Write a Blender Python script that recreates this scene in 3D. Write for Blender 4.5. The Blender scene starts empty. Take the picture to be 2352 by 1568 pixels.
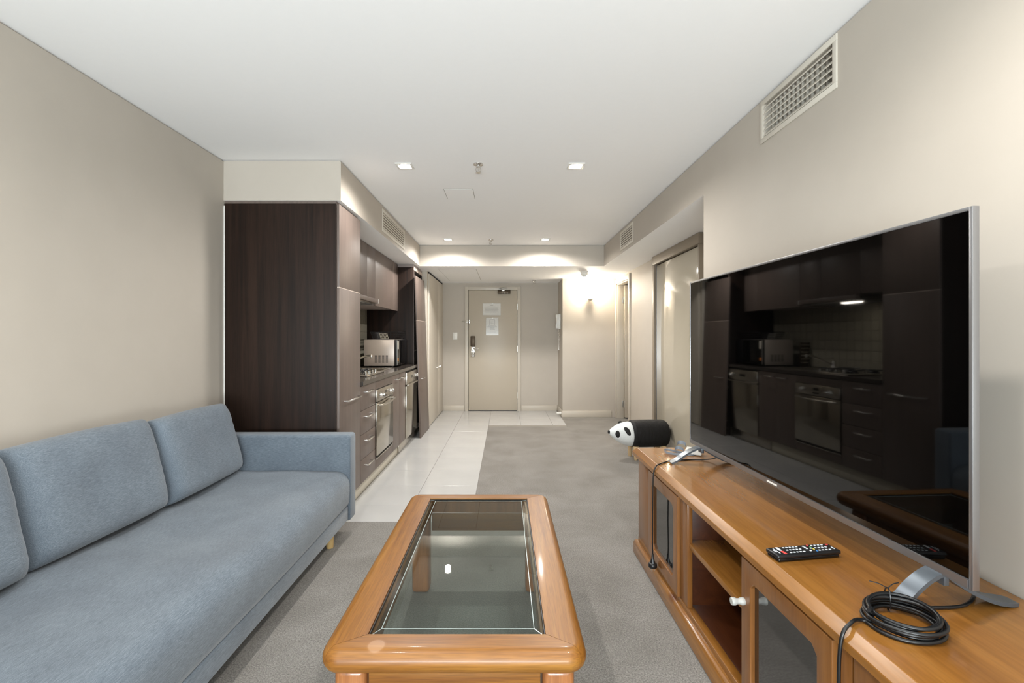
import bpy, bmesh, math, random
from mathutils import Vector, Matrix, noise

random.seed(7)
SC = bpy.context.scene
COL = SC.collection

# ------------------------------------------------------------------ camera, world, ceiling fill light, exposure
CAM_H = 1.24
cd = bpy.data.cameras.new('camera')
cam = bpy.data.objects.new('camera', cd)
COL.objects.link(cam)
cam.location = (0, 0, CAM_H)
cam.rotation_euler = (math.pi / 2, 0, 0)
cd.sensor_width = 36.0
cd.lens = 1090.0 / 2352.0 * 36.0
cd.shift_x = 16.0 / 2352.0
cd.shift_y = -11.0 / 2352.0
cd.clip_start = 0.05
SC.camera = cam

wd = bpy.data.worlds.new('world')
SC.world = wd
wd.use_nodes = True
wd.node_tree.nodes['Background'].inputs[0].default_value = (0.80, 0.90, 1.0, 1)
wd.node_tree.nodes['Background'].inputs[1].default_value = 1.0

ld = bpy.data.lights.new('ceiling_fill', 'AREA')
ld.shape = 'RECTANGLE'; ld.size = 2.5; ld.size_y = 1.0
ld.energy = 215.0; ld.color = (0.97, 0.975, 1.0)
lo = bpy.data.objects.new('ceiling_fill', ld)
lo.location = (-0.25, -2.72, 0.75); lo.rotation_euler = (math.radians(141), 0, 0)   # unseen fill lamp, added and tilted up to brighten the ceiling
COL.objects.link(lo)

LAMP_W = 32.0                                  # each recessed downlight
LAMP_COL = (1.0, 0.965, 0.92)
SC.view_settings.view_transform = 'Standard'
SC.view_settings.look = 'None'
SC.view_settings.gamma = 1.0
SC.view_settings.use_curve_mapping = False
SC.view_settings.exposure = 0.92

# ------------------------------------------------------------------ colour and materials
def lin(c):
    out = []
    for v in c:
        v = v / 255.0
        out.append(v / 12.92 if v <= 0.04045 else ((v + 0.055) / 1.055) ** 2.4)
    return (*out, 1.0)

MATS = {}
def mat(name, col, rough=0.5, metal=0.0, coat=0.0, ior=1.5, emit=None, estr=0.0, sheen=0.0, spec=None):
    m = bpy.data.materials.new(name); m.use_nodes = True
    b = m.node_tree.nodes['Principled BSDF']
    b.inputs['Base Color'].default_value = lin(col)
    b.inputs['Roughness'].default_value = rough
    b.inputs['Metallic'].default_value = metal
    b.inputs['IOR'].default_value = ior
    b.inputs['Coat Weight'].default_value = coat
    b.inputs['Coat Roughness'].default_value = 0.08
    b.inputs['Sheen Weight'].default_value = sheen
    if spec is not None: b.inputs['Specular IOR Level'].default_value = spec
    if emit:
        b.inputs['Emission Color'].default_value = lin(emit)
        b.inputs['Emission Strength'].default_value = estr
    MATS[name] = m
    return m

def nt(m): return m.node_tree.nodes, m.node_tree.links, m.node_tree.nodes['Principled BSDF']

def ramp(N, stops):
    r = N.new('ShaderNodeValToRGB')
    e = r.color_ramp.elements
    while len(e) < len(stops): e.new(0.5)
    for i, (p, c) in enumerate(stops):
        e[i].position = p; e[i].color = c if len(c) == 4 else lin(c)
    return r

def coords(N, L, scale, rot=(0, 0, 0), kind='Object'):
    t = N.new('ShaderNodeTexCoord'); mp = N.new('ShaderNodeMapping')
    mp.inputs['Scale'].default_value = scale
    mp.inputs['Rotation'].default_value = rot
    L.new(t.outputs[kind], mp.inputs['Vector'])
    return mp.outputs['Vector']

def noise_tex(N, L, vec, scale, detail=2.0, rough=0.5, dist=0.0):
    n = N.new('ShaderNodeTexNoise')
    n.inputs['Scale'].default_value = scale; n.inputs['Detail'].default_value = detail
    n.inputs['Roughness'].default_value = rough; n.inputs['Distortion'].default_value = dist
    L.new(vec, n.inputs['Vector'])
    return n

def add_bump(N, L, b, out, strength, dist):
    bp = N.new('ShaderNodeBump')
    bp.inputs['Strength'].default_value = strength; bp.inputs['Distance'].default_value = dist
    L.new(out, bp.inputs['Height']); L.new(bp.outputs['Normal'], b.inputs['Normal'])

def mottled(name, c1, c2, scale, rough, bump=0.0, bdist=0.001, detail=3.0, stretch=(1, 1, 1), coat=0.0, metal=0.0, lo=0.35, hi=0.65, sheen=0.0):
    m = mat(name, c1, rough, metal, coat, sheen=sheen); N, L, b = nt(m)
    v = coords(N, L, stretch)
    n = noise_tex(N, L, v, scale, detail)
    r = ramp(N, [(lo, c1), (hi, c2)])
    L.new(n.outputs['Fac'], r.inputs['Fac']); L.new(r.outputs['Color'], b.inputs['Base Color'])
    if bump: add_bump(N, L, b, n.outputs['Fac'], bump, bdist)
    return m

def wood(name, dark, mid, light, axis='Y', rough=0.3, coat=0.3, grain=60.0, stretch=0.05, knots=False, fine=0.35, stain=None):
    """long straight grain along one axis, with growth bands, fine pores and, for pine, knots"""
    m = mat(name, mid, rough, 0.0, coat); N, L, b = nt(m)
    s = [1, 1, 1]; s['XYZ'.index(axis)] = stretch
    v = coords(N, L, tuple(s))
    n1 = noise_tex(N, L, v, grain * 0.28, 3.0, 0.55, 0.6)
    n2 = noise_tex(N, L, v, grain * 3.2, 2.0, 0.5)
    r1 = ramp(N, [(0.30, dark), (0.48, mid), (0.70, light)])
    L.new(n1.outputs['Fac'], r1.inputs['Fac'])
    r2 = ramp(N, [(0.35, (150, 140, 128)), (0.60, (255, 255, 255))])
    L.new(n2.outputs['Fac'], r2.inputs['Fac'])
    mx = N.new('ShaderNodeMix'); mx.data_type = 'RGBA'; mx.blend_type = 'MULTIPLY'
    mx.inputs['Factor'].default_value = fine
    L.new(r1.outputs['Color'], mx.inputs['A']); L.new(r2.outputs['Color'], mx.inputs['B'])
    out = mx.outputs['Result']
    if knots:
        ks = [1, 1, 1]; ks['XYZ'.index(axis)] = 0.55
        kv = coords(N, L, tuple(ks))
        vo = N.new('ShaderNodeTexVoronoi'); vo.inputs['Scale'].default_value = 3.1
        L.new(kv, vo.inputs['Vector'])
        kr = ramp(N, [(0.02, (255, 255, 255)), (0.085, (0, 0, 0))])
        L.new(vo.outputs['Distance'], kr.inputs['Fac'])
        m2 = N.new('ShaderNodeMix'); m2.data_type = 'RGBA'
        m2.inputs['B'].default_value = lin((96, 50, 22))
        L.new(kr.outputs['Color'], m2.inputs['Factor']); L.new(out, m2.inputs['A'])
        out = m2.outputs['Result']
    if stain:
        p, rad = stain
        t = N.new('ShaderNodeTexCoord'); d = N.new('ShaderNodeVectorMath'); d.operation = 'DISTANCE'
        d.inputs[1].default_value = p
        L.new(t.outputs['Object'], d.inputs[0])
        sr = ramp(N, [(rad * 0.86, (120, 120, 120)), (rad, (0, 0, 0))])
        L.new(d.outputs['Value'], sr.inputs['Fac'])
        m3 = N.new('ShaderNodeMix'); m3.data_type = 'RGBA'
        m3.inputs['B'].default_value = lin((226, 190, 160))
        L.new(sr.outputs['Color'], m3.inputs['Factor']); L.new(out, m3.inputs['A'])
        out = m3.outputs['Result']
    L.new(out, b.inputs['Base Color'])
    add_bump(N, L, b, n2.outputs['Fac'], 0.12, 0.0006)
    return m

def sheet_glass(name, tint, rough=0.0, ior=1.5):
    """flat tinted pane: light goes straight through, the surface mirrors by its angle"""
    m = bpy.data.materials.new(name); m.use_nodes = True
    N, L = m.node_tree.nodes, m.node_tree.links
    for n in list(N): N.remove(n)
    o = N.new('ShaderNodeOutputMaterial'); mx = N.new('ShaderNodeMixShader')
    tr = N.new('ShaderNodeBsdfTransparent'); gl = N.new('ShaderNodeBsdfGlossy')
    tr.inputs['Color'].default_value = lin(tint)
    gl.inputs['Roughness'].default_value = rough
    f0 = ((ior-1)/(ior+1))**2
    g = N.new('ShaderNodeNewGeometry'); dt = N.new('ShaderNodeVectorMath'); dt.operation = 'DOT_PRODUCT'
    L.new(g.outputs['Normal'], dt.inputs[0]); L.new(g.outputs['Incoming'], dt.inputs[1])
    def math_(op, a, b_):
        n = N.new('ShaderNodeMath'); n.operation = op
        for k, v_ in ((0, a), (1, b_)):
            if isinstance(v_, float): n.inputs[k].default_value = v_
            elif v_ is not None: L.new(v_, n.inputs[k])
        return n.outputs[0]
    c = math_('ABSOLUTE', dt.outputs['Value'], None)
    p = math_('POWER', math_('SUBTRACT', 1.0, c), 5.0)
    fac = math_('ADD', math_('MULTIPLY', p, 1.0-f0), f0)
    L.new(fac, mx.inputs['Fac']); L.new(tr.outputs[0], mx.inputs[1]); L.new(gl.outputs[0], mx.inputs[2])
    L.new(mx.outputs[0], o.inputs['Surface'])
    MATS[name] = m
    return m

# paints and room surfaces
mottled('wall_paint', (183, 175, 164), (185, 177, 166), 6, 0.6)
mottled('ceiling_paint', (251, 251, 251), (252, 252, 252), 30, 0.7)
mat('trim_paint', (196, 188, 175), 0.35)
mat('door_paint', (184, 174, 158), 0.38)
mat('white_plastic', (232, 231, 226), 0.35)
mat('vent_metal', (210, 204, 192), 0.5)
mat('vent_dark', (116, 109, 99), 0.8)
mat('dark_gap', (24, 20, 18), 0.8)
mat('grout', (150, 146, 138), 0.8)
m = mottled('floor_tile', (191, 191, 190), (195, 195, 194), 3, 0.16, detail=2)
mat('splash_tile', (150, 145, 130), 0.18)
mat('knob_grey', (176, 176, 172), 0.42)
mat('daylight_room', (180, 178, 172), 0.8)

# carpet
m = mat('carpet', (150, 141, 132), 0.95, sheen=0.15); N, L, b = nt(m)
v = coords(N, L, (1, 1, 1))
n1 = noise_tex(N, L, v, 170, 4.0, 0.7); n2 = noise_tex(N, L, v, 3.2, 4.0, 0.55, 0.4)
r1 = ramp(N, [(0.28, (78, 76, 72)), (0.52, (139, 135, 130)), (0.72, (175, 171, 165))])
r2 = ramp(N, [(0.30, (212, 210, 206)), (0.70, (255, 255, 255))])
mx = N.new('ShaderNodeMix'); mx.data_type = 'RGBA'; mx.blend_type = 'MULTIPLY'; mx.inputs['Factor'].default_value = 0.8
L.new(n1.outputs['Fac'], r1.inputs['Fac']); L.new(n2.outputs['Fac'], r2.inputs['Fac'])
L.new(r1.outputs['Color'], mx.inputs['A']); L.new(r2.outputs['Color'], mx.inputs['B'])
L.new(mx.outputs['Result'], b.inputs['Base Color'])
add_bump(N, L, b, n1.outputs['Fac'], 0.7, 0.004)

# fabric
def fabric(name, c1, c2, c3, along):
    m = mat(name, c2, 0.92, sheen=0.25); N, L, b = nt(m)
    s = [1, 1, 1]; s['XYZ'.index(along)] = 0.09
    v = coords(N, L, tuple(s)); v2 = coords(N, L, (1, 1, 1))
    n1 = noise_tex(N, L, v, 520, 2.0, 0.55); n2 = noise_tex(N, L, v2, 900, 1.0); n3 = noise_tex(N, L, v2, 5, 3.0)
    a = N.new('ShaderNodeMath'); a.operation = 'ADD'; a2 = N.new('ShaderNodeMath'); a2.operation = 'MULTIPLY'
    L.new(n1.outputs['Fac'], a.inputs[0]); L.new(n2.outputs['Fac'], a.inputs[1])
    L.new(a.outputs[0], a2.inputs[0]); a2.inputs[1].default_value = 0.5
    r = ramp(N, [(0.33, c1), (0.50, c2), (0.68, c3)])
    L.new(a2.outputs[0], r.inputs['Fac'])
    r3 = ramp(N, [(0.35, (232, 232, 234)), (0.65, (255, 255, 255))]); L.new(n3.outputs['Fac'], r3.inputs['Fac'])
    mx = N.new('ShaderNodeMix'); mx.data_type = 'RGBA'; mx.blend_type = 'MULTIPLY'; mx.inputs['Factor'].default_value = 1.0
    L.new(r.outputs['Color'], mx.inputs['A']); L.new(r3.outputs['Color'], mx.inputs['B'])
    L.new(mx.outputs['Result'], b.inputs['Base Color'])
    add_bump(N, L, b, a2.outputs[0], 0.25, 0.0006)
    return m
fabric('sofa_fabric', (78, 88, 98), (102, 113, 124), (130, 140, 149), 'Y')
fabric('arm_fabric', (78, 88, 98), (102, 113, 124), (130, 140, 149), 'X')
mat('sofa_leg_wood', (206, 174, 118), 0.45)

# woods
ORANGE = ((124, 76, 26), (142, 92, 33), (158, 109, 44))
STN = ((-0.204, 0.0, 0.0), 0.026)
wood('oak_along', *ORANGE, axis='Y', rough=0.40, coat=0.08, grain=95, stretch=0.04)
wood('oak_across', *ORANGE, axis='X', rough=0.40, coat=0.08, grain=95, stretch=0.04)
wood('oak_upright', (138, 84, 44), (160, 102, 58), (178, 118, 70), axis='Z', rough=0.3, coat=0.3, grain=90, stretch=0.04)
PINE = ((126, 81, 32), (141, 93, 39), (153, 105, 48))
wood('pine_along', *PINE, axis='Y', rough=0.24, coat=0.25, grain=42, stretch=0.07, knots=True, fine=0.18)
wood('pine_upright', (118, 74, 34), (130, 84, 40), (141, 94, 47), axis='Z', rough=0.30, coat=0.35, grain=50, stretch=0.07, fine=0.2)
wood('pine_inner_shade', (62, 28, 12), (74, 36, 15), (86, 44, 19), axis='Y', rough=0.35, coat=0.2, grain=45, stretch=0.07, fine=0.2)  # darker pine: shade inside the cabinet put into the colour
wood('wenge', (26, 16, 11), (36, 23, 16), (45, 30, 22), axis='Z', rough=0.55, coat=0.0, grain=110, stretch=0.03)
wood('taupe_front', (98, 86, 80), (106, 93, 86), (113, 99, 92), axis='Z', rough=0.42, coat=0.0, grain=160, stretch=0.02, fine=0.15)
MATS['wenge'].node_tree.nodes['Principled BSDF'].inputs['Specular IOR Level'].default_value = 0.25
mat('taupe_edge', (206, 190, 178), 0.4)
mat('taupe_inner', (150, 140, 136), 0.5)
mat('stone_worktop', (64, 58, 54), 0.16)
mat('plinth_face', (205, 198, 182), 0.3)
# metals and plastics
mat('chrome', (214, 212, 208), 0.12, 1.0)
mat('steel', (196, 190, 180), 0.26, 1.0)
mat('steel_mirror', (178, 172, 160), 0.14, 1.0)
mat('satin_nickel', (206, 205, 200), 0.3, 0.9)
mat('dark_bronze', (78, 66, 52), 0.4, 0.6)
mat('aluminium', (150, 150, 152), 0.32, 0.85)
mat('black_plastic', (20, 20, 22), 0.35)
mat('black_gloss', (10, 10, 11), 0.08)
mat('black_rubber', (14, 15, 17), 0.38)
mat('screen_glass', (2, 2, 2), 0.03, ior=1.48)
mat('dark_mirror', (14, 14, 14), 0.05, ior=2.6)
mat('microwave_silver', (190, 178, 168), 0.35, 0.35)
mat('silver_foot', (96, 104, 112), 0.28, 0.6)
mat('cable_grey', (128, 136, 146), 0.4)
mat('paper', (212, 206, 194), 0.6)
mat('paper_ink', (150, 142, 130), 0.6)
mat('key_white', (216, 222, 226), 0.5)
mat('key_red', (214, 70, 66), 0.5)
mat('key_blue', (40, 120, 190), 0.5)
mat('key_green', (70, 150, 80), 0.5)
mat('key_yellow', (220, 200, 70), 0.5)
mat('orange_label', (224, 130, 40), 0.5)
mat('lamp_glow', (255, 250, 240), 0.5, emit=(255, 244, 226), estr=30.0)
mat('sconce_glow', (255, 250, 238), 0.5, emit=(255, 236, 204), estr=9.0)
mat('frame_bronze', (146, 134, 118), 0.5)
mat('gloss_panel', (188, 180, 163), 0.05, ior=1.5)
mottled('panda_black', (3, 3, 4), (13, 13, 17), 38, 0.7, 0.8, 0.008, sheen=0.03, stretch=(1, 1, 0.4))
mottled('panda_white', (226, 232, 234), (236, 241, 243), 160, 0.9, 0.4, 0.002, sheen=0.3)
mat('panda_leg', (214, 186, 144), 0.5)
sheet_glass('table_glass', (222, 229, 227), 0.0, 1.52)
mat('bevel_glint', (190, 204, 204), 0.15, 0.4)  # pale tone for light caught along the glass bevel
sheet_glass('window_glass', (246, 250, 250), 0.0, 1.45)
sheet_glass('plastic_sleeve', (250, 250, 250), 0.12, 1.45)

# ------------------------------------------------------------------ mesh helpers
class MB:
    def __init__(s): s.bm = bmesh.new()
    def _merge(s, tmp, M=None):
        if M is not None: bmesh.ops.transform(tmp, matrix=M, verts=tmp.verts)
        me = bpy.data.meshes.new('tmp'); tmp.to_mesh(me); tmp.free()
        s.bm.from_mesh(me); bpy.data.meshes.remove(me)
        return s
    def box(s, x0, x1, y0, y1, z0, z1, bev=0.0, seg=2, M=None):
        t = bmesh.new()
        v = [t.verts.new(p) for p in ((x0,y0,z0),(x1,y0,z0),(x1,y1,z0),(x0,y1,z0),(x0,y0,z1),(x1,y0,z1),(x1,y1,z1),(x0,y1,z1))]
        for f in ((0,3,2,1),(4,5,6,7),(0,1,5,4),(1,2,6,5),(2,3,7,6),(3,0,4,7)): t.faces.new([v[i] for i in f])
        if bev > 0: bmesh.ops.bevel(t, geom=list(t.edges), offset=bev, segments=seg, profile=0.5, affect='EDGES', clamp_overlap=True)
        return s._merge(t, M)
    def cyl(s, p0, p1, r0, r1=None, n=16, bev=0.0):
        r1 = r0 if r1 is None else r1
        p0, p1 = Vector(p0), Vector(p1); d = (p1 - p0)
        q = d.to_track_quat('Z', 'Y').to_matrix()
        t = bmesh.new()
        a = [t.verts.new(p0 + q @ Vector((math.cos(2*math.pi*i/n)*r0, math.sin(2*math.pi*i/n)*r0, 0))) for i in range(n)]
        b = [t.verts.new(p1 + q @ Vector((math.cos(2*math.pi*i/n)*r1, math.sin(2*math.pi*i/n)*r1, 0))) for i in range(n)]
        for i in range(n): t.faces.new((a[i], a[(i+1)%n], b[(i+1)%n], b[i]))
        c1 = t.faces.new(list(reversed(a))); c2 = t.faces.new(b)
        if bev > 0: bmesh.ops.bevel(t, geom=list(c1.edges)+list(c2.edges), offset=bev, segments=2, profile=0.5, affect='EDGES')
        return s._merge(t)
    def tube(s, pts, r, n=8, closed=False):
        pts = [Vector(p) for p in pts]; k = len(pts); rings = []
        up = None
        for i in range(k):
            if closed: d = (pts[(i+1)%k] - pts[i-1])
            else: d = pts[min(i+1, k-1)] - pts[max(i-1, 0)]
            d.normalize()
            if up is None:
                up = Vector((0,0,1)) if abs(d.z) < 0.9 else Vector((1,0,0))
            sx = d.cross(up); sx.normalize(); up = sx.cross(d); up.normalize()
            rr = r[i] if isinstance(r, (list, tuple)) else r
            rings.append([s.bm.verts.new(pts[i] + sx*math.cos(2*math.pi*j/n)*rr + up*math.sin(2*math.pi*j/n)*rr) for j in range(n)])
        for i in range(k if closed else k-1):
            a, b = rings[i], rings[(i+1)%k]
            for j in range(n): s.bm.faces.new((a[j], a[(j+1)%n], b[(j+1)%n], b[j]))
        if not closed:
            s.bm.faces.new(list(reversed(rings[0]))); s.bm.faces.new(rings[-1])
        return s
    def prism(s, poly, axis, a0, a1, bev=0.0, seg=2, M=None):
        """poly: 2-D outline in the two other axes in XYZ order, extruded along axis"""
        t = bmesh.new()
        def P(u, v, w): return {'X': (w,u,v), 'Y': (u,w,v), 'Z': (u,v,w)}[axis]
        A = [t.verts.new(P(u,v,a0)) for u,v in poly]; B = [t.verts.new(P(u,v,a1)) for u,v in poly]
        n = len(poly)
        for i in range(n): t.faces.new((A[i], A[(i+1)%n], B[(i+1)%n], B[i]))
        c1 = t.faces.new(list(reversed(A))); c2 = t.faces.new(B)
        if bev > 0: bmesh.ops.bevel(t, geom=list(c1.edges)+list(c2.edges), offset=bev, segments=seg, profile=0.5, affect='EDGES')
        bmesh.ops.recalc_face_normals(t, faces=t.faces)
        return s._merge(t, M)
    def lathe(s, prof, c, n=20, axis='Z'):
        c = Vector(c); rings = []
        def P(r, h, a):
            x, y = math.cos(a)*r, math.sin(a)*r
            return c + (Vector((x,y,h)) if axis == 'Z' else Vector((h,x,y)) if axis == 'X' else Vector((x,h,y)))
        t = bmesh.new()
        for r, h in prof: rings.append([t.verts.new(P(max(r,1e-5), h, 2*math.pi*j/n)) for j in range(n)])
        for i in range(len(prof)-1):
            for j in range(n): t.faces.new((rings[i][j], rings[i][(j+1)%n], rings[i+1][(j+1)%n], rings[i+1][j]))
        t.faces.new(list(reversed(rings[0]))); t.faces.new(rings[-1])
        bmesh.ops.recalc_face_normals(t, faces=t.faces)
        return s._merge(t)
    def grid(s, rows, close_u=False, cap=False):
        V = [[s.bm.verts.new(p) for p in r] for r in rows]
        nu = len(V[0])
        for i in range(len(V)-1):
            for j in range(nu if close_u else nu-1):
                s.bm.faces.new((V[i][j], V[i][(j+1)%nu], V[i+1][(j+1)%nu], V[i+1][j]))
        if cap:
            s.bm.faces.new(list(reversed(V[0]))); s.bm.faces.new(V[-1])
        bmesh.ops.recalc_face_normals(s.bm, faces=s.bm.faces)
        return s

def obj(name, mb, m, parent=None, local=False, origin=None, smooth=35):
    """link a mesh; world coordinates unless local (then they are relative to the parent's own frame)"""
    bm = mb.bm
    me = bpy.data.meshes.new(name)
    if not local:
        if origin is None:
            xs = [v.co for v in bm.verts]
            lo_ = Vector((min(p[i] for p in xs) for i in range(3))); hi_ = Vector((max(p[i] for p in xs) for i in range(3)))
            origin = Vector(((lo_.x+hi_.x)/2, (lo_.y+hi_.y)/2, lo_.z))
        origin = Vector(origin)
        bmesh.ops.translate(bm, vec=-origin, verts=bm.verts)
    bm.to_mesh(me); bm.free()
    ms = m if isinstance(m, (list, tuple)) else [m]
    for q in ms: me.materials.append(MATS[q] if isinstance(q, str) else q)
    if smooth:
        me.polygons.foreach_set('use_smooth', [True]*len(me.polygons))
        me.set_sharp_from_angle(angle=math.radians(smooth))
    o = bpy.data.objects.new(name, me); COL.objects.link(o)
    if not local: o.location = origin
    if parent is not None:
        o.parent = parent
        if not local:
            bpy.context.view_layer.update()
            o.location = parent.matrix_world.inverted() @ origin
            o.rotation_euler = parent.matrix_world.inverted().to_euler()
    return o

def tag(o, label, cat, group=None):
    o['label'] = label; o['category'] = cat
    if group: o['group'] = group
    return o

def thing(name, label, cat, loc, rz=0.0, group=None):
    o = bpy.data.objects.new(name, None); COL.objects.link(o)
    o.empty_display_size = 0.05
    o.location = loc; o.rotation_euler = (0, 0, rz)
    bpy.context.view_layer.update()
    return tag(o, label, cat, group)

def struct(name, mb, m, parent=None, **k):
    o = obj(name, mb, m, parent, **k)
    if parent is None: o['kind'] = 'structure'
    return o

def by_normal(o, fn):
    for p in o.data.polygons: p.material_index = fn(p.normal)

def copy_tree(o, parent=None):
    c = o.copy(); COL.objects.link(c)
    if parent is not None: c.parent = parent
    for ch in list(o.children): copy_tree(ch, c)
    return c

def cells(mb, us, vs, holes, fn):
    """fill a grid of rectangles, leaving out those whose centre is in a hole"""
    for i in range(len(us)-1):
        for j in range(len(vs)-1):
            uc, vc = (us[i]+us[i+1])/2, (vs[j]+vs[j+1])/2
            if any(h[0] < uc < h[1] and h[2] < vc < h[3] for h in holes): continue
            fn(mb, us[i], us[i+1], vs[j], vs[j+1])
    return mb

def ease(t): return t*t*(3-2*t)
def lerp(a, b, t): return a + (b-a)*t
def smooth_path(pts, k=8):
    """Catmull-Rom through the points"""
    P = [Vector(p) for p in pts]; P = [2*P[0]-P[1]] + P + [2*P[-1]-P[-2]]
    out = []
    for i in range(1, len(P)-2):
        for j in range(k):
            t = j/k; a, b, c, d = P[i-1], P[i], P[i+1], P[i+2]
            out.append(0.5*((2*b) + (c-a)*t + (2*a-5*b+4*c-d)*t*t + (3*b-a-3*c+d)*t*t*t))
    out.append(P[-2])
    return out
# ------------------------------------------------------------------ the room
XL, XR, XR2 = -1.85, 1.255, 1.705       # left wall, right wall, recessed right wall
ZC, ZS = 2.40, 2.135                    # ceiling, lowered ceiling
YB, YP, YR, YK, YS, YD = -2.2, 3.12, 3.0, 6.02, 7.30, 7.95
GAP = 0.009                             # shadow gap under the ceiling

# carpet
mb = MB()
mb.box(XL-.1, XR2+.1, YB, 3.18, -.05, 0)
mb.box(-.23, XR2+.1, 3.18, 6.56, -.05, 0)
mb.box(.86, XR2+1.2, 6.56, YS+.1, -.05, 0)
floor = struct('floor', mb, 'carpet', smooth=None, origin=(0, 0, 0))

# tiled kitchen floor: grout bed with every tile a piece of its own
mb = MB(); mb.box(XL-.1, -.23, 3.18, YD+.1, -.05, -.004); mb.box(-.23, .88, 6.56, YD+.1, -.05, -.004)
bed = struct('floor', mb, 'grout', smooth=None, origin=(0, 0, 0))
TS = .4515
tile_cache = {}
def tile(x0, x1, y0, y1):
    g = .0016
    key = (round(x1-x0, 3), round(y1-y0, 3))
    if key not in tile_cache:
        w, h = key
        o = obj('floor_tile', MB().box(-w/2+g, w/2-g, -h/2+g, h/2-g, -.003, .001, .0008, 1), 'floor_tile', bed, local=True, smooth=None)
        tile_cache[key] = o
    else:
        o = tile_cache[key].copy(); COL.objects.link(o)
    o.location = ((x0+x1)/2, (y0+y1)/2, 0)
ys = [3.18] + [3.495 + TS*i for i in range(10)]; ys = [y for y in ys if y < YD] + [YD]
for i in range(len(ys)-1):
    for c in range(2):
        tile(-.23-TS*(c+1), -.23-TS*c, ys[i], ys[i+1])
    if ys[i] > 6.4:
        for c in range(3):
            x1 = min(-.23+TS*(c+1), .862)
            y0 = max(ys[i], 6.56)
            tile(-.23+TS*c, x1, y0, ys[i+1])

# ceilings
struct('ceiling', MB().box(XL-.1, XR+.1, YB-.1, YK+.1, ZC, ZC+.1), 'ceiling_paint', smooth=None)
def low(name, x0, x1, y0, y1, cut):
    mb = MB(); mb.box(x0, x1, y0, y1, ZS, ZC-GAP)
    a, b_, c, d = cut
    mb.box(x0+a, x1-b_, y0+c, y1-d, ZC-GAP, ZC+.1)
    o = struct(name, mb, ['wall_paint', 'ceiling_paint', 'trim_paint'], smooth=None)
    by_normal(o, lambda n: 1 if n.z < -.5 else 0)
    return o
low('ceiling_low_left', XL-.1, -1.08, YP, YK, (0, .012, .012, 0))
low('ceiling_low_right', XR, XR2+.1, YR, YK, (.012, 0, 0, 0))
low('ceiling_low_far', XL-.1, XR2+1.2, YK, YD+.1, (0, 0, .012, 0))

# walls
def wall(name, mb, m='wall_paint'): return struct(name, mb, m, smooth=None)
mb = MB(); mb.box(XL-.1, XL, YB, YD, 0, ZC-GAP); mb.box(XL-.1, XL-.012, YB, YP, ZC-GAP, ZC)
wall('wall_left', mb)
V1 = (1.815, 2.30, 2.205, 2.365)        # near air grille opening (y0 y1 z0 z1)
mb = MB()
cells(mb, [YB, V1[0], V1[1], YR], [0, V1[2], V1[3], ZC-GAP], [(V1[0], V1[1], V1[2], V1[3])], lambda m_, a, b_, c, d: m_.box(XR, XR+.12, a, b_, c, d))
mb.box(XR+.012, XR+.12, YB, YR, ZC-GAP, ZC)
mb.box(XR+.12, XR2+.1, YR-.12, YR, 0, ZC)
wall('wall_right', mb)
SD = (4.06, 5.30); DW = (6.50, 7.22)    # sliding door, doorway
mb = MB()
cells(mb, [YR, SD[0], SD[1], DW[0], DW[1], YD], [0, 2.04, ZS], [(SD[0], SD[1], 0, 2.04), (DW[0], DW[1], 0, 2.04)], lambda m_, a, b_, c, d: m_.box(XR2, XR2+.1, a, b_, c, d))
wall('wall_recess_right', mb)
wall('wall_far', MB().box(.885, XR2, YS, YD+.1, 0, ZS))
DX0, DX1, DZ = -.622, .212, 2.03        # entrance door opening
mb = MB()
cells(mb, [XL, DX0, DX1, .885], [0, DZ, ZS], [(DX0, DX1, 0, DZ)], lambda m_, a, b_, c, d: m_.box(a, b_, YD, YD+.1, c, d))
wall('wall_entrance', mb)
wall('wall_kitchen', MB().box(XL, -1.712, YP+.46, 5.86, 0, ZS))
# closed room behind the open doorway
mb = MB(); mb.box(XR2+1.1, XR2+1.2, 5.9, YD, 0, ZS); mb.box(XR2+.1, XR2+1.1, 5.8, 5.9, 0, ZS); mb.box(XR2+.1, XR2+1.2, YS+.02, YS+.1, 0, ZS)
wall('wall_side_room', mb)
struct('floor', MB().box(XR2+.1, XR2+1.2, 5.8, 6.56, -.05, 0), 'carpet', smooth=None)
struct('wall_behind_slider', MB().box(XR2+.06, XR2+.1, SD[0], SD[1], 0, 2.04), 'wall_paint', smooth=None)

# unseen wall behind the camera; its window is added to light the ceiling
WX = (-1.45, .95); WZ = (.12, 2.25)
mb = MB()
cells(mb, [XL-.1, WX[0], WX[1], XR+.12], [0, WZ[0], WZ[1], ZC], [(WX[0], WX[1], WZ[0], WZ[1])], lambda m_, a, b_, c, d: m_.box(a, b_, YB-.1, YB, c, d))
wall('wall_window', mb)
mb = MB(); fw = .05
xm = (WX[0]+WX[1])/2
for a, b_ in ((WX[0], WX[0]+fw), (xm-fw/2, xm+fw/2), (WX[1]-fw, WX[1])): mb.box(a, b_, YB-.09, YB-.02, WZ[0], WZ[1], .003)
for a, b_ in ((WZ[0], WZ[0]+fw), (WZ[1]-fw, WZ[1])): mb.box(WX[0], WX[1], YB-.09, YB-.02, a, b_, .003)
win = struct('added_window_1', mb, 'aluminium')
for a, b_ in ((WX[0]+fw, xm-fw/2), (xm+fw/2, WX[1]-fw)):
    obj('pane', MB().box(a, b_, YB-.06, YB-.054, WZ[0]+fw, WZ[1]-fw), 'window_glass', win)

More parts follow.
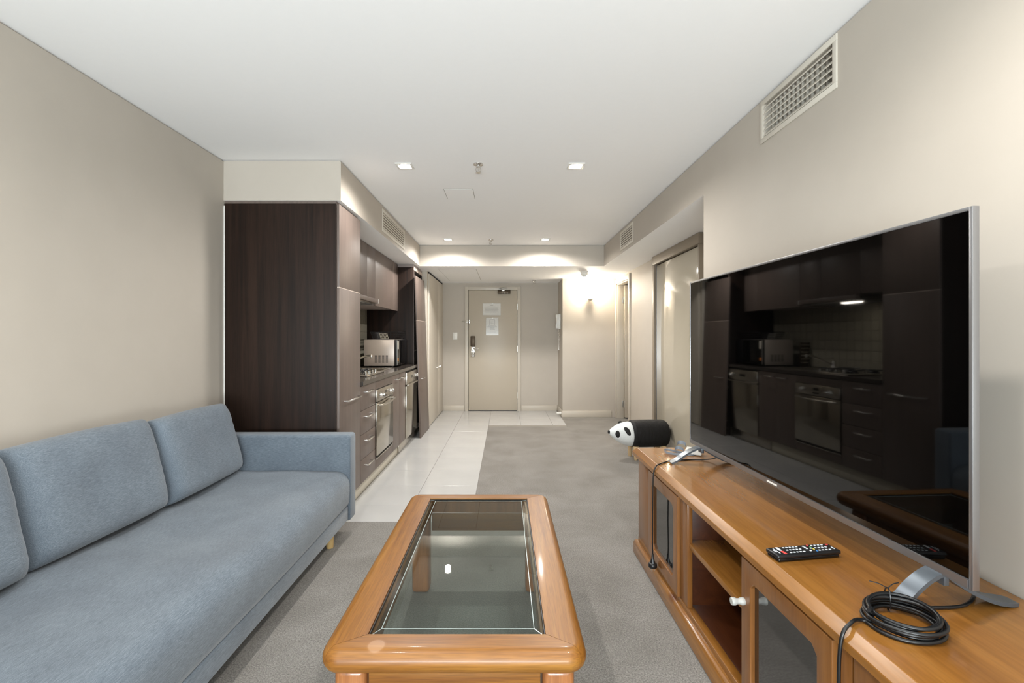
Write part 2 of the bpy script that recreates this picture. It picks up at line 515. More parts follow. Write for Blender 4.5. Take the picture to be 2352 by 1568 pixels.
# baseboards
def board(name, x0, x1, y0, y1, h=.10): struct(name, MB().box(x0, x1, y0, y1, 0, h, .004), 'trim_paint')
board('baseboard_far', .873, XR2-.07, YS-.014, YS)
board('baseboard_niche', .872, .885, YS, YD-.002)
board('baseboard_entrance', -1.03, DX0-.06, YD-.012, YD, .09)
board('baseboard_entrance_right', DX1+.06, .872, YD-.012, YD, .09)
board('baseboard_recess_right', XR2-.014, XR2, SD[1]+.06, DW[0]-.07)
board('baseboard_right', XR-.014, XR, YB, YR)
board('baseboard_left', XL, XL+.014, YB, YP)

# entrance door with its frame and fittings
mb = MB()
for x0, x1 in ((DX0-.052, DX0+.006), (DX1-.006, DX1+.052)): mb.box(x0, x1, YD-.018, YD+.05, 0, DZ+.05, .003)
mb.box(DX0-.052, DX1+.052, YD-.0178, YD+.05, DZ-.006, DZ+.05, .003)
door = struct('door_1', mb, 'trim_paint')
obj('leaf', MB().box(DX0+.012, DX1-.012, YD-.004, YD+.036, .012, DZ-.012, .002), 'door_paint', door)
obj('shadow_gap', MB().box(DX0-.03, DX1+.03, YD+.055, YD+.09, 0, DZ+.03), 'dark_gap', door)
YF = YD-.004
for z in (1.74, 1.04, .26):
    obj('hinge', MB().cyl((DX1-.008, YF-.004, z-.05), (DX1-.008, YF-.004, z+.05), .007, n=10), 'satin_nickel', door)
cl = obj('door_closer', MB().box(-.125, .09, YF-.055, YF, 1.955, 2.012, .006), 'dark_bronze', door)
mb = MB(); mb.box(-.06, .0, YF-.075, YF-.055, 2.0, 2.018, .003); mb.tube([(-.03, YF-.065, 2.015), (-.10, YF-.05, 2.05), (-.03, YF-.03, 2.058), (.03, YF-.02, 2.05)], .008, 6)
obj('closer_arm', mb, 'satin_nickel', cl)
for x in (-.05, -.01, .04): obj('screw', MB().cyl((x, YF-.055, 1.965), (x, YF-.06, 1.965), .006, n=8), 'chrome', cl)
# lock: dark reader above a chrome plate with lever
lk = obj('lock_plate', MB().box(-.575, -.500, YF-.018, YF, .905, 1.075, .005), 'chrome', door)
obj('card_reader', MB().box(-.577, -.498, YF-.03, YF, 1.075, 1.25, .006), 'dark_bronze', door)
mb = MB(); mb.cyl((-.537, YF-.018, 1.045), (-.537, YF-.05, 1.045), .012, n=12)
mb.tube(smooth_path([(-.537, YF-.05, 1.045), (-.50, YF-.055, 1.043), (-.455, YF-.052, 1.036), (-.44, YF-.04, 1.033)], 4), .010, 8)
obj('lever_handle', mb, 'chrome', lk)
mb = MB(); mb.lathe([(.026, 0), (.026, -.012), (.02, -.016)], (-.537, YF-.018, .965), 18, 'Y'); obj('lock_rosette', mb, 'satin_nickel', lk)
obj('keyhole', MB().box(-.541, -.533, YF-.036, YF-.03, .952, .98, .001), 'black_plastic', lk)
# swing-bar latch beside the door edge
mb = MB(); mb.box(-.65, -.625, YD-.03, YD-.018, 1.47, 1.52, .003); mb.tube([(-.72, YD-.03, 1.495), (-.60, YD-.045, 1.497)], .006, 8)
mb.box(-.60, -.583, YF-.03, YF, 1.465, 1.525, .003); mb.cyl((-.592, YF-.03, 1.515), (-.592, YF-.05, 1.515), .009, n=10)
mb.cyl((-.592, YF-.03, 1.475), (-.592, YF-.05, 1.475), .009, n=10)
obj('swing_latch', mb, 'satin_nickel', door)

# notices on the door, in clear sleeves
def notice(x0, x1, z0, z1, label, lines, plan=False):
    o = obj('door_notice', MB().box(x0, x1, YF-.0025, YF-.0005, z0, z1), 'paper', smooth=None)
    tag(o, label, 'notice')
    for (a, b_, z, h) in lines:
        obj('print_line', MB().box(x0+(x1-x0)*a, x0+(x1-x0)*b_, YF-.0032, YF-.0025, z-h/2, z+h/2), 'paper_ink', o, smooth=None)
    if plan:
        mb = MB(); zc = z1-.075; xc = (x0+x1)/2
        for (a, b_, c, d) in ((-.045, .045, .046, .05), (-.045, .045, -.05, -.046), (-.045, -.041, -.05, .05), (.041, .045, -.05, .05), (-.02, .02, -.02, -.017), (-.02, -.017, -.03, .02), (.0, .003, -.01, .03)):
            mb.box(xc+a, xc+b_, YF-.0032, YF-.0025, zc+c, zc+d)
        obj('floor_plan', mb, 'paper_ink', o, smooth=None)
    obj('sleeve', MB().box(x0-.006, x1+.006, YF-.005, YF-.0038, z0-.006, z1+.006), 'plastic_sleeve', o, smooth=None)
    mb = MB(); mb.cyl((x0*.45+x1*.55, YF-.006, z1-.004), (x0*.45+x1*.55, YF-.012, z1-.004), .006, n=8); obj('pin', mb, 'satin_nickel', o)
notice(-.37, -.075, 1.60, 1.795, 'landscape printed notice in a clear sleeve pinned high on the entrance door',
       [(.42, .58, 1.765, .008), (.30, .70, 1.742, .004), (.12, .88, 1.722, .004), (.12, .84, 1.710, .004), (.12, .88, 1.696, .004), (.12, .80, 1.684, .004), (.12, .86, 1.670, .004), (.12, .74, 1.650, .006)])
notice(-.315, -.115, 1.27, 1.555, 'portrait printed notice with a small floor plan pinned below the landscape one',
       [(.20, .80, 1.425, .004), (.10, .90, 1.412, .004), (.10, .90, 1.398, .004), (.30, .70, 1.386, .006), (.32, .68, 1.372, .004), (.30, .72, 1.358, .006), (.05, .80, 1.318, .004)], True)

# light switch, intercom, doorstop
sw = thing('light_switch', 'cream wall switch plate left of the entrance door', 'switch', (-.835, YD, 1.19))
obj('plate', MB().box(-.872, -.798, YD-.009, YD, 1.19, 1.31, .003), 'white_plastic', sw)
for z in (1.275, 1.25, 1.225): obj('rocker', MB().box(-.843, -.827, YD-.013, YD-.008, z-.008, z+.008, .002), 'white_plastic', sw)
ic = thing('intercom_phone', 'white wall intercom handset on the side wall by the entrance', 'intercom', (.86, 7.60, 1.36))
obj('base', MB().box(.845, .885, 7.54, 7.66, 1.36, 1.60, .008), 'white_plastic', ic)
mb = MB(); mb.prism([(.845, 1.37), (.81, 1.372), (.808, 1.43), (.826, 1.45), (.826, 1.53), (.808, 1.545), (.81, 1.592), (.845, 1.594)], 'Y', 7.55, 7.60, .004)
obj('handset', mb, 'white_plastic', ic)
for z in (1.42, 1.45): obj('button', MB().cyl((.846, 7.63, z), (.838, 7.63, z), .007, n=8), 'black_plastic', ic)
pts = []
for i in range(90):
    t = i/89; z = 1.36 - .33*math.sin(math.pi*min(t*1.15, 1)/1.0*.5) if t < .87 else 1.03
    pts.append((.86+.010*math.cos(i*1.6), 7.575+.02*t+.010*math.sin(i*1.6), z))
obj('coiled_lead', MB().tube(pts, .0025, 5), 'white_plastic', ic)
o = obj('door_stop', MB().cyl((.872, 7.36, .055), (.80, 7.36, .055), .017, .015, 14, .003), 'white_plastic'); tag(o, 'white cylindrical doorstop on the skirting by the entrance niche', 'doorstop')

# closet with two cream doors along the entry
cm = MB(); cm.box(XL, -1.058, 6.435, YD, 0, ZS)
struct('wall_closet', cm, 'trim_paint', smooth=None)
cb = thing('closet', 'built-in cream closet doors with small bar handles beside the entrance', 'closet', (-1.045, 7.2, 0))
for (a, b_, hy) in ((6.50, 7.345, 7.20), (7.35, 7.935, 7.50)):
    d = obj('door', MB().box(-1.058, -1.038, a, b_, .012, ZS-.03, .003), 'trim_paint', cb)
    obj('handle', MB().tube([(-1.04, hy-.05, .775), (-1.012, hy-.05, .775), (-1.012, hy+.05, .775), (-1.04, hy+.05, .775)], .0055, 6), 'satin_nickel', d)
obj('top_gap', MB().box(-1.058, -1.046, 6.52, 7.93, ZS-.028, ZS-.002), 'dark_gap', cb)

# doorway in the recessed wall with its door standing open
mb = MB(); ox = XR2-.022
for a, b_ in ((DW[0]-.065, DW[0]+.004), (DW[1]-.004, DW[1]+.065)): mb.box(ox, XR2+.002, a, b_, 0, 2.04+.065, .005)
mb.box(ox+.0005, XR2+.002, DW[0]-.064, DW[1]+.064, 2.036, 2.104, .005)
for a, b_ in ((DW[0]-.001, DW[0]+.018), (DW[1]-.018, DW[1]+.001)): mb.box(XR2, XR2+.1, a, b_, 0, 2.04, .002)
mb.box(XR2, XR2+.1, DW[0], DW[1], 2.022, 2.041, .002)
d2 = struct('door_2', mb, 'trim_paint')
lf = obj('leaf', MB().box(XR2+.105, XR2+.86, DW[1]-.055, DW[1]-.018, .02, 2.018, .002), 'door_paint', d2)
for z in (1.80, .22):
    obj('hinge', MB().box(XR2+.072, XR2+.10, DW[1]-.024, DW[1]-.017, z-.05, z+.05, .001).cyl((XR2+.104, DW[1]-.028, z-.05), (XR2+.104, DW[1]-.028, z+.05), .006, n=8), 'satin_nickel', d2)

# glossy sliding door under a pelmet
mb = MB()
mb.box(XR2-.05, XR2+.02, SD[0]-.0, SD[1]+.055, 2.04, ZS-.002, .003)
mb.box(XR2-.045, XR2+.05, SD[1]-.01, SD[1]+.052, 0, 2.04, .003)
mb.box(XR2-.045, XR2+.05, SD[0]-.0, SD[0]+.03, 0, 2.04, .003)
d3 = struct('door_3', mb, 'frame_bronze')
obj('track_gap', MB().box(XR2+.03, XR2+.055, SD[0]+.03, SD[1]-.01, 0, 2.04), 'dark_gap', d3)
obj('sliding_panel', MB().box(XR2-.02, XR2+.012, SD[0]+.035, SD[1]-.03, .015, 2.028, .002), 'gloss_panel', d3)
obj('panel_edge', MB().box(XR2-.026, XR2+.014, SD[1]-.031, SD[1]-.022, .015, 2.028, .001), 'aluminium', d3)

# ------------------------------------------------------------------ ceiling fittings
def downlight(x, y, label, power=1.0):
    t = thing('downlight', label, 'downlight', (x, y, ZC), group='square recessed downlights in the ceiling')
    mb = MB(); s, h = .056, .040
    for a in ((-s, s, -s, -h), (-s, s, h, s), (-s, -h, -h, h), (h, s, -h, h)): mb.box(a[0], a[1], a[2], a[3], -.007, 0, .002)
    obj('trim', mb, 'white_plastic', t, local=True)
    obj('reflector', MB().box(-.041, .041, -.041, .041, -.0015, 0), 'white_plastic', t, local=True, smooth=None)
    obj('lamp', MB().lathe([(.030, -.0016), (.030, -.006), (.024, -.009), (.008, -.0105)], (0, 0, 0), 20), 'lamp_glow', t, local=True)
    l = bpy.data.lights.new('downlight_beam', 'SPOT')
    l.energy = LAMP_W*power; l.color = LAMP_COL; l.spot_size = math.radians(168); l.spot_blend = 0.75; l.shadow_soft_size = .028
    lo_ = bpy.data.objects.new('downlight_beam', l); COL.objects.link(lo_)
    lo_.parent = t; lo_.location = (0, 0, -.045)
    return t
DL = [(-.68, 3.22, 'square downlight above the kitchen side of the coffee table'), (.48, 3.22, 'square downlight above the gap between table and television'),
      (-.68, 5.65, 'square downlight nearest the dark tall kitchen cabinet'), (.48, 5.65, 'square downlight near the smoke detector end of the ceiling'),
      (-.68, .78, 'square downlight above the sofa at the near end of the room'), (.56, .80, 'square downlight above the television cabinet at the near end of the room')]
for (x, y, lb), pw in zip(DL, (.9, .9, 1.4, 1.75, .72, .82)): downlight(x, y, lb, pw)      # dimmed towards the near end of the room

def sprinkler(x, y, z, label):
    t = thing('fire_sprinkler', label, 'sprinkler', (x, y, z), group='pendent fire sprinklers')
    obj('escutcheon', MB().lathe([(.034, 0), (.033, -.006), (.016, -.010)], (0, 0, 0), 20), 'chrome', t, local=True)
    mb = MB(); mb.cyl((0, 0, -.008), (0, 0, -.022), .011, n=10)
    for s in (-1, 1): mb.tube([(s*.010, 0, -.02), (s*.017, 0, -.034), (s*.012, 0, -.05), (0, 0, -.056)], .003, 6)
    obj('yoke', mb, 'chrome', t, local=True)
    obj('bulb', MB().cyl((0, 0, -.022), (0, 0, -.052), .0035, n=8), 'chrome', t, local=True)
    obj('deflector', MB().lathe([(.018, -.056), (.018, -.059)], (0, 0, 0), 14), 'chrome', t, local=True)
sprinkler(-.18, 3.19, ZC, 'chrome ceiling sprinkler between the two larger-looking front downlights')
sprinkler(-.17, 5.67, ZC, 'chrome ceiling sprinkler between the two distant downlights')
sprinkler(.46, 7.5, ZS, 'chrome sprinkler on the low ceiling in front of the entrance door')

sd = thing('smoke_detector', 'white smoke detector on the low ceiling before the wall lamp', 'smoke detector', (1.09, 6.52, ZS))
obj('base', MB().lathe([(.055, 0), (.055, -.012), (.05, -.016)], (0, 0, 0), 28), 'white_plastic', sd, local=True)
obj('cover', MB().lathe([(.046, -.016), (.047, -.045), (.04, -.055), (.028, -.058), (.026, -.072), (.018, -.075)], (0, 0, 0), 28), 'white_plastic', sd, local=True)

def hatch(x0, x1, y0, y1, z, label):
    t = thing('access_panel', label, 'access panel', ((x0+x1)/2, (y0+y1)/2, z))
    obj('reveal', MB().box(x0-.004, x1+.004, y0-.004, y1+.004, z-.0012, z), 'grout', t, smooth=None)
    obj('lid', MB().box(x0, x1, y0, y1, z-.0025, z-.0008), 'ceiling_paint', t, smooth=None)
hatch(-.48, -.255, 3.73, 3.98, ZC, 'flush white access panel in the ceiling behind the front sprinkler')
hatch(-.88, -.385, 6.26, 7.58, ZS, 'large flush access panel in the low ceiling before the entrance door')

def grille(name_label, x, sgn, y0, y1, z0, z1, nsl, bars, depth, frame_w=.028):
    """wall grille facing -sgn*X: frame, louvre blades, upright bars"""
    t = thing('air_grille', name_label, 'air vent', (x, (y0+y1)/2, z0))
    f = x - sgn*.005
    mb = MB(); F = frame_w
    for a in ((y0, y1, z0, z0+F), (y0, y1, z1-F, z1), (y0, y0+F, z0+F, z1-F), (y1-F, y1, z0+F, z1-F)):
        mb.box(min(f, x), max(f, x), a[0], a[1], a[2], a[3], .0012)
    obj('frame', mb, 'vent_metal', t)
    xi = x + sgn*depth
    obj('duct_backing', MB().box(min(xi, xi+sgn*.004), max(xi, xi+sgn*.004), y0+F*.4, y1-F*.4, z0+F*.4, z1-F*.4), 'vent_dark', t, smooth=None)
    h = (z1-z0-2*F)/nsl
    for i in range(nsl):
        zc = z0+F+h*(i+.5); w = h*.62 if depth > .03 else h*.42
        dx = min(w, depth*.9 + .006)
        mb = MB()
        a = x - sgn*.004
        mb.prism([(a, zc-w*.42), (a+sgn*.0015, zc-w*.42-.003), (a+sgn*dx, zc+w*.5), (a+sgn*(dx-.002), zc+w*.5+.003)], 'Y', y0+F, y1-F)
        obj('louvre', mb, 'vent_metal', t, smooth=None)
    for i in range(bars):
        yc = y0+F+(y1-y0-2*F)*(i+.5)/bars
        q = x + sgn*.03
        obj('upright_bar', MB().box(min(q, q+sgn*.02), max(q, q+sgn*.02), yc-.004, yc+.004, z0+F*.9, z1-F*.9), 'vent_metal', t, smooth=None)
grille('large cream air grille with upright bars high on the wall above the television', XR, 1, 1.79, 2.325, 2.18, 2.386, 6, 15, .09, .024)
grille('small cream louvred vent on the bulkhead above the sliding door', XR, 1, 4.64, 5.16, 2.168, 2.368, 6, 0, -.001)
grille('cream louvred vent on the bulkhead above the kitchen cupboards', -1.08, -1, 4.17, 5.10, 2.168, 2.368, 6, 0, -.001)

# wall lamp
wl = thing('wall_sconce', 'lit wall lamp with glowing glass shade beside the doorway', 'wall lamp', (1.30, YS, 1.79))
obj('bracket', MB().box(1.282, 1.318, YS-.02, YS, 1.80, 1.93, .004).tube([(1.30, YS-.02, 1.86), (1.30, YS-.055, 1.84), (1.30, YS-.075, 1.815)], .006, 8), 'satin_nickel', wl)
obj('cup', MB().lathe([(.006, 0), (.026, .010), (.044, .026), (.040, .028)], (1.30, YS-.085, 1.785), 24), 'satin_nickel', wl)
obj('shade', MB().lathe([(.040, .028), (.046, .06), (.052, .14), (.060, .20), (.056, .20), (.048, .14), (.042, .06), (.02, .034)], (1.30, YS-.085, 1.785), 24), 'sconce_glow', wl)
l = bpy.data.lights.new('sconce_light', 'POINT'); l.energy = 16.0; l.color = (1.0, .90, .74); l.shadow_soft_size = .06
lo_ = bpy.data.objects.new('sconce_light', l); COL.objects.link(lo_); lo_.location = (1.30, YS-.15, 1.95)
# ------------------------------------------------------------------ sofa
SX, SY0, SY1 = -.95, .22, 3.03          # front plane, near end, far end
sofa = thing('sofa', 'long blue-grey fabric sofa against the wall', 'sofa', (-1.38, 1.6, 0))
# mattress: cross-section with a fat rounded front edge, run along the sofa
def seat_profile(y):
    dz = .006*math.sin(y*5.1) + .004*math.sin(y*11.3+1)
    top = .418 + dz
    f = SX + .004*math.sin(y*3.7)
    pts = [(-1.80, .205), (f-.03, .205), (f-.008, .212), (f, .235), (f+.002, .29)]
    for i in range(9):
        a = math.pi/2*i/8; r = .082
        pts.append((f+.002-r+r*math.cos(a), top-.012-r+r*math.sin(a)))
    for t in (.15, .3, .45, .6, .75, .9): pts.append((lerp(f-.08, -1.80, t), top-.012*(1-t)+.004*math.sin(t*9+y*4)))
    pts.append((-1.80, top))
    return pts
rows = []
yy = [SY0+.117, SY0+.124] + [SY0+.13+(SY1-SY0-.26)*i/44 for i in range(45)] + [SY1-.121, SY1-.117]
for i, y in enumerate(yy):
    k = .012 if i in (0, len(yy)-1) else 0
    rows.append([(x-(k if x > -1.7 else 0), y, z-(k if z > .3 else 0)) for x, z in seat_profile(y)])
obj('seat_mattress', MB().grid(rows, True, True), 'sofa_fabric', sofa, smooth=60)
obj('base', MB().box(-1.82, SX-.010, SY0+.125, SY1-.125, .118, .2045, .008, 3), 'sofa_fabric', sofa)
for y0, y1 in ((SY0, SY0+.115), (SY1-.115, SY1)):
    a = obj('armrest', MB().box(-1.84, SX, y0, y1, .105, .636, .020, 4), 'arm_fabric', sofa, smooth=60)
    e = .019
    mb = MB(); yi = y0+e if y1 > 2 else y1-e
    mb.tube([(SX-.003, yi-(.0155 if y1 > 2 else -.0155), z) for z in (.13, .3, .5, .615)], .0022, 6)
    obj('piping', mb, 'arm_fabric', a)
obj('back_frame', MB().box(-1.845, -1.745, SY0+.116, SY1-.116, .105, .79, .018, 3), 'arm_fabric', sofa, smooth=60)
for y in (.45, 2.79):
    for x in (-1.76, -1.03):
        obj('leg', MB().cyl((x, y, .12), (x, y, 0), .026, .020, 16, .002), 'sofa_leg_wood', sofa)

def cushion(y0, y1, z0, h, xb, lean, label, seed, twist=0.0, thick=.185):
    """stuffed back cushion: front and back bulge, seams at the rim, soft creases"""
    w = y1-y0; n, m_ = 34, 24
    def P(u, v, s):
        eu = 1-abs(u)**7; ev = 1-abs(v)**7
        b_ = max(eu*ev, 0)**.34
        sag = .30 if v < 0 else .12
        t = thick*.5*b_*(1+.10*(-v)) + .006*b_*noise.noise(Vector((u*2.2+seed, v*2.0, s*3)))
        cr = .0045*b_*noise.noise(Vector((u*1.3+seed*2, v*9, 2.0+s)))*max(0, abs(u)-.45)*2.2
        cw = w/2*(1-.022*(1-v*v)*0 - .012*(v*v)) * u
        cz = h/2*(1-.035*(u*u)*(1 if v > 0 else .15)) * v
        y = cw; z = cz + h/2; x = s*(t+cr)
        ca, sa = math.cos(lean), math.sin(lean)
        X, Z = x*ca - z*sa, x*sa + z*ca
        ct, st = math.cos(twist), math.sin(twist)
        return (X*ct - y*st, X*st + y*ct, Z)
    bm = bmesh.new()
    us = [math.sin(math.pi/2*(-1+2*i/n)) for i in range(n+1)]; vs = [math.sin(math.pi/2*(-1+2*j/m_)) for j in range(m_+1)]
    V = {}
    for s in (1, -1):
        for i, u in enumerate(us):
            for j, v in enumerate(vs):
                rim = i in (0, n) or j in (0, m_)
                if rim and s == -1: V[s, i, j] = V[1, i, j]
                else: V[s, i, j] = bm.verts.new(P(u, v, s))
    for s in (1, -1):
        for i in range(n):
            for j in range(m_):
                f = [V[s, i, j], V[s, i+1, j], V[s, i+1, j+1], V[s, i, j+1]]
                bm.faces.new(f if s == 1 else f[::-1])
    bmesh.ops.recalc_face_normals(bm, faces=bm.faces)
    mb = MB(); mb.bm.free(); mb.bm = bm
    o = obj('back_cushion', mb, 'sofa_fabric', None, local=True, smooth=80)
    o.location = (xb, (y0+y1)/2, z0)
    bpy.context.view_layer.update()
    return tag(o, label, 'cushion', 'loose back cushions on the sofa')
LN = math.radians(13)
cushion(2.272, 2.895, .425, .425, -1.638, LN, 'blue-grey back cushion leaning by the far sofa arm', 1, .03)
cushion(1.615, 2.265, .425, .440, -1.650, LN, 'blue-grey back cushion in the middle of the sofa, wholly in view', 5, -.02)
cushion(.955, 1.600, .425, .440, -1.650, LN, 'blue-grey back cushion cut off by the picture edge', 9, -.05)
cushion(.345, .955, .425, .440, -1.655, LN, 'blue-grey back cushion by the near end of the sofa', 13, 0)

# ------------------------------------------------------------------ coffee table
TX0, TX1, TY0, TY1 = -.484, .216, 1.212, 2.462
GX0, GX1, GY0, GY1 = -.374, .111, 1.293, 2.380
TZ, TB = .430, .366
table = thing('coffee_table', 'orange oak coffee table with a sloping-edged glass insert', 'coffee table', (-.134, 1.837, 0))
R = .055; NA = 12
prof = []                                # (inset, z) from the underside round the bullnose to the top
rb = (TZ-TB)/2
for i in range(13):
    a = -math.pi/2 + math.pi*i/12
    prof.append((rb*.95*(1-math.cos(a)), (TZ+TB)/2 + rb*math.sin(a)))
prof = [(.07, TB)] + prof
def outer_loop(ins):
    """one quarter per corner, starting at the middle of the near-left corner"""
    out = []
    cs = [(TX0, TY0, math.pi), (TX1, TY0, 1.5*math.pi), (TX1, TY1, 0), (TX0, TY1, .5*math.pi)]
    r = max(R-ins, .004); q = ins + r
    for k, (cx, cy, a0) in enumerate(cs):
        ox = TX0+q if cx == TX0 else TX1-q; oy = TY0+q if cy == TY0 else TY1-q
        out.append([(ox+r*math.cos(a0+math.pi/2*i/NA), oy+r*math.sin(a0+math.pi/2*i/NA)) for i in range(NA+1)])
    return out
inner = [(GX0, GY0), (GX1, GY0), (GX1, GY1), (GX0, GY1)]
rails = (('oak_across', 0, 1), ('oak_along', 1, 2), ('oak_across', 2, 3), ('oak_along', 3, 0))
for k, (mt, c0, c1) in enumerate(rails):
    rows = []
    for ins, z in prof:
        L_ = outer_loop(ins); h = NA//2
        line = L_[c0][h:] + L_[c1][:h+1]
        rows.append([(x, y, z) for x, y in line])
    m_ = len(rows[0])
    i0, i1 = inner[c0], inner[c1]
    for z in (TZ, TZ-.012, TB):
        row = []
        for j in range(m_):
            t = 0 if j <= NA//2 else 1 if j >= m_-1-NA//2 else .5
            t = min(max((j-NA//2)/(m_-1-NA), 0), 1)
            row.append((lerp(i0[0], i1[0], t), lerp(i0[1], i1[1], t), z))
        rows.append(row)
    sx = 1 if k in (0, 1) else -1; ax = 0 if k in (0, 2) else 1
    for r in rows:
        for j, s_ in ((0, 1), (-1, -1)):
            p = list(r[j]); p[ax] += sx*s_*.0006; r[j] = tuple(p)
    mb = MB(); V = [[mb.bm.verts.new(p) for p in r] for r in rows]
    for a in range(len(V)):
        b_ = (a+1) % len(V)
        for j in range(m_-1): mb.bm.faces.new((V[a][j], V[a][j+1], V[b_][j+1], V[b_][j]))
    mb.bm.faces.new([V[a][0] for a in range(len(V))]); mb.bm.faces.new([V[a][-1] for a in range(len(V)-1, -1, -1)])
    bmesh.ops.remove_doubles(mb.bm, verts=mb.bm.verts, dist=1e-5)
    bmesh.ops.recalc_face_normals(mb.bm, faces=mb.bm.faces)
    m3 = mt
    if k == 0:
        m3 = wood('oak_ringmark', *ORANGE, axis='X', rough=0.40, coat=0.08, grain=95, stretch=0.04, stain=((-.204, -.006, .064), .024))
    obj('top_rail', mb, m3, table, smooth=50)
# glass: flat centre with a sloping ground border
gz = TZ-.004; bv = .030
def grow(e): return [(GX0+e, GY0+e), (GX1-e, GY0+e), (GX1-e, GY1-e), (GX0+e, GY1-e)]
mb = MB()
rows = [[(x, y, gz-.008) for x, y in grow(.002)], [(x, y, gz-.005) for x, y in grow(.002)], [(x, y, gz) for x, y in grow(bv)]]
V = [[mb.bm.verts.new(p) for p in r] for r in rows]
for a in range(2):
    for j in range(4): mb.bm.faces.new((V[a][j], V[a][(j+1)%4], V[a+1][(j+1)%4], V[a+1][j]))
mb.bm.faces.new(V[2]); mb.bm.faces.new(V[0][::-1])
obj('glass_insert', mb, 'table_glass', table, smooth=None)
e = bv; g0 = grow(bv); gw = .0011
def strip(p, q, z0, z1):
    d = (Vector(q)-Vector(p)).normalized(); n_ = Vector((-d.y, d.x))*gw
    m2 = MB(); vs_ = [m2.bm.verts.new((P_[0]+s_*n_.x, P_[1]+s_*n_.y, zz+dz)) for dz in (0, .0008) for P_, zz in ((p, z0), (q, z1)) for s_ in (-1, 1)]
    for f in ((0, 1, 3, 2), (4, 6, 7, 5), (0, 4, 5, 1), (2, 3, 7, 6), (0, 2, 6, 4), (1, 5, 7, 3)): m2.bm.faces.new([vs_[i] for i in f])
    bmesh.ops.recalc_face_normals(m2.bm, faces=m2.bm.faces)
    obj('glint_strip', m2, 'bevel_glint', table, smooth=None)  # raised pale strips stand in for glints on the bevel edges
for j in range(4):
    strip(g0[j], g0[(j+1)%4], gz, gz)
    strip(grow(.004)[j], g0[j], gz-.0045, gz)
mb = MB()
for x0, x1, y0, y1 in ((GX0+.001, GX0+.0035, GY0, GY1), (GX1-.0035, GX1-.001, GY0, GY1), (GX0, GX1, GY0+.001, GY0+.0035), (GX0, GX1, GY1-.0035, GY1-.001)):
    mb.box(x0, x1, y0, y1, gz-.016, gz-.0015)
obj('gasket', mb, 'black_rubber', table, smooth=None)
mb = MB()
w = .012
for x0, x1, y0, y1 in ((GX0-.02, GX0+w, GY0-.02, GY1+.02), (GX1-w, GX1+.02, GY0-.02, GY1+.02), (GX0+w, GX1-w, GY0-.02, GY0+w), (GX0+w, GX1-w, GY1-w, GY1+.02)):
    mb.box(x0, x1, y0, y1, TB-.004, gz-.010)
obj('glass_ledge', mb, 'oak_upright', table, smooth=None)
lx0, lx1, ly0, ly1 = TX0+.032, TX1-.032, TY0+.035, TY1-.085
for x in (lx0, lx1-.085):
    for y in (ly0, ly1-.085):
        obj('leg', MB().box(x, x+.085, y, y+.085, 0, TB-.001, .018, 3), 'oak_upright', table, smooth=50)
for y in (ly0+.012, ly1-.030):
    obj('apron', MB().box(lx0+.09, lx1-.09, y, y+.018, TB-.085, TB-.004, .002), 'oak_across', table)
for x in (lx0+.012, lx1-.030):
    obj('apron', MB().box(x, x+.018, ly0+.09, ly1-.09, TB-.085, TB-.004, .002), 'oak_along', table)

# ------------------------------------------------------------------ television cabinet
CZ = .605; CF = .765; CB = XR-.016; CY0, CY1 = .80, 2.712
cab = thing('tv_cabinet', 'long honey pine television cabinet with glass doors', 'cabinet', (1.0, 1.755, 0))
# top: slab of jointed boards with a wide sloping front edge
e = .022
mb = MB()
poly = [(.735, .562), (.735, .582), (.757, CZ), (XR-.002, CZ), (XR-.002, .562)]
t = bmesh.new()
def topring(y, ins):
    return [(max(x, .735+ins) if x < 1 else x, y, z) for x, z in poly]
rows = [[(.735, CY0-.03, .562), (.735, CY0-.03, .582), (.757, CY0-.008, CZ), (XR-.002, CY0-.008, CZ), (XR-.002, CY0-.03, .582), (XR-.002, CY0-.03, .562)],
        [(.735, CY1+.03, .562), (.735, CY1+.03, .582), (.757, CY1+.008, CZ), (XR-.002, CY1+.008, CZ), (XR-.002, CY1+.03, .582), (XR-.002, CY1+.03, .562)]]
V = [[mb.bm.verts.new(p) for p in r] for r in rows]
a, b_ = V
for q in ((a[0], a[1], b_[1], b_[0]), (a[1], a[2], b_[2], b_[1]), (a[2], a[3], b_[3], b_[2]), (a[0], b_[0], b_[5], a[5]), (a[0], a[5], a[4], a[1]), (a[1], a[4], a[3], a[2]),
          (b_[0], b_[1], b_[4], b_[5]), (b_[1], b_[2], b_[3], b_[4]), (a[3], a[4], b_[4], b_[3]), (a[4], a[5], b_[5], b_[4])): mb.bm.faces.new(q)
bmesh.ops.recalc_face_normals(mb.bm, faces=mb.bm.faces)
bmesh.ops.bevel(mb.bm, geom=list(mb.bm.edges), offset=.0012, segments=1, profile=.5, affect='EDGES')
obj('top', mb, 'pine_along', cab, smooth=None)
# carcass
D1 = (2.07, 2.49); D2 = (1.09, 1.51); OP = (1.53, 1.985)
mb = MB()
for y0, y1 in ((CY1-.02, CY1), (D1[0]-.05, D1[0]-.03), (D2[1], D2[1]+.018), (D2[0]-.035, D2[0]-.015), (CY0, CY0+.02)):
    obj('divider', MB().box(CF+.022, CB, y0, y1, .075, .562, .002), 'pine_inner_shade', cab)
obj('back_panel', MB().box(CB-.006, CB, CY0+.02, CY1-.02, .075, .562), 'pine_inner_shade', cab, smooth=None)
obj('bottom_panel', MB().box(CF+.002, CB-.006, CY0+.02, CY1-.02, .078, .098, .002), 'pine_inner_shade', cab)
obj('shelf', MB().box(CF+.006, CB-.006, OP[0]+.001, OP[1]+.035, .352, .376, .003), 'pine_along', cab)
obj('top_rail', MB().box(CF-.002, CF+.02, CY0, CY1, .545, .5615, .002), 'pine_along', cab)
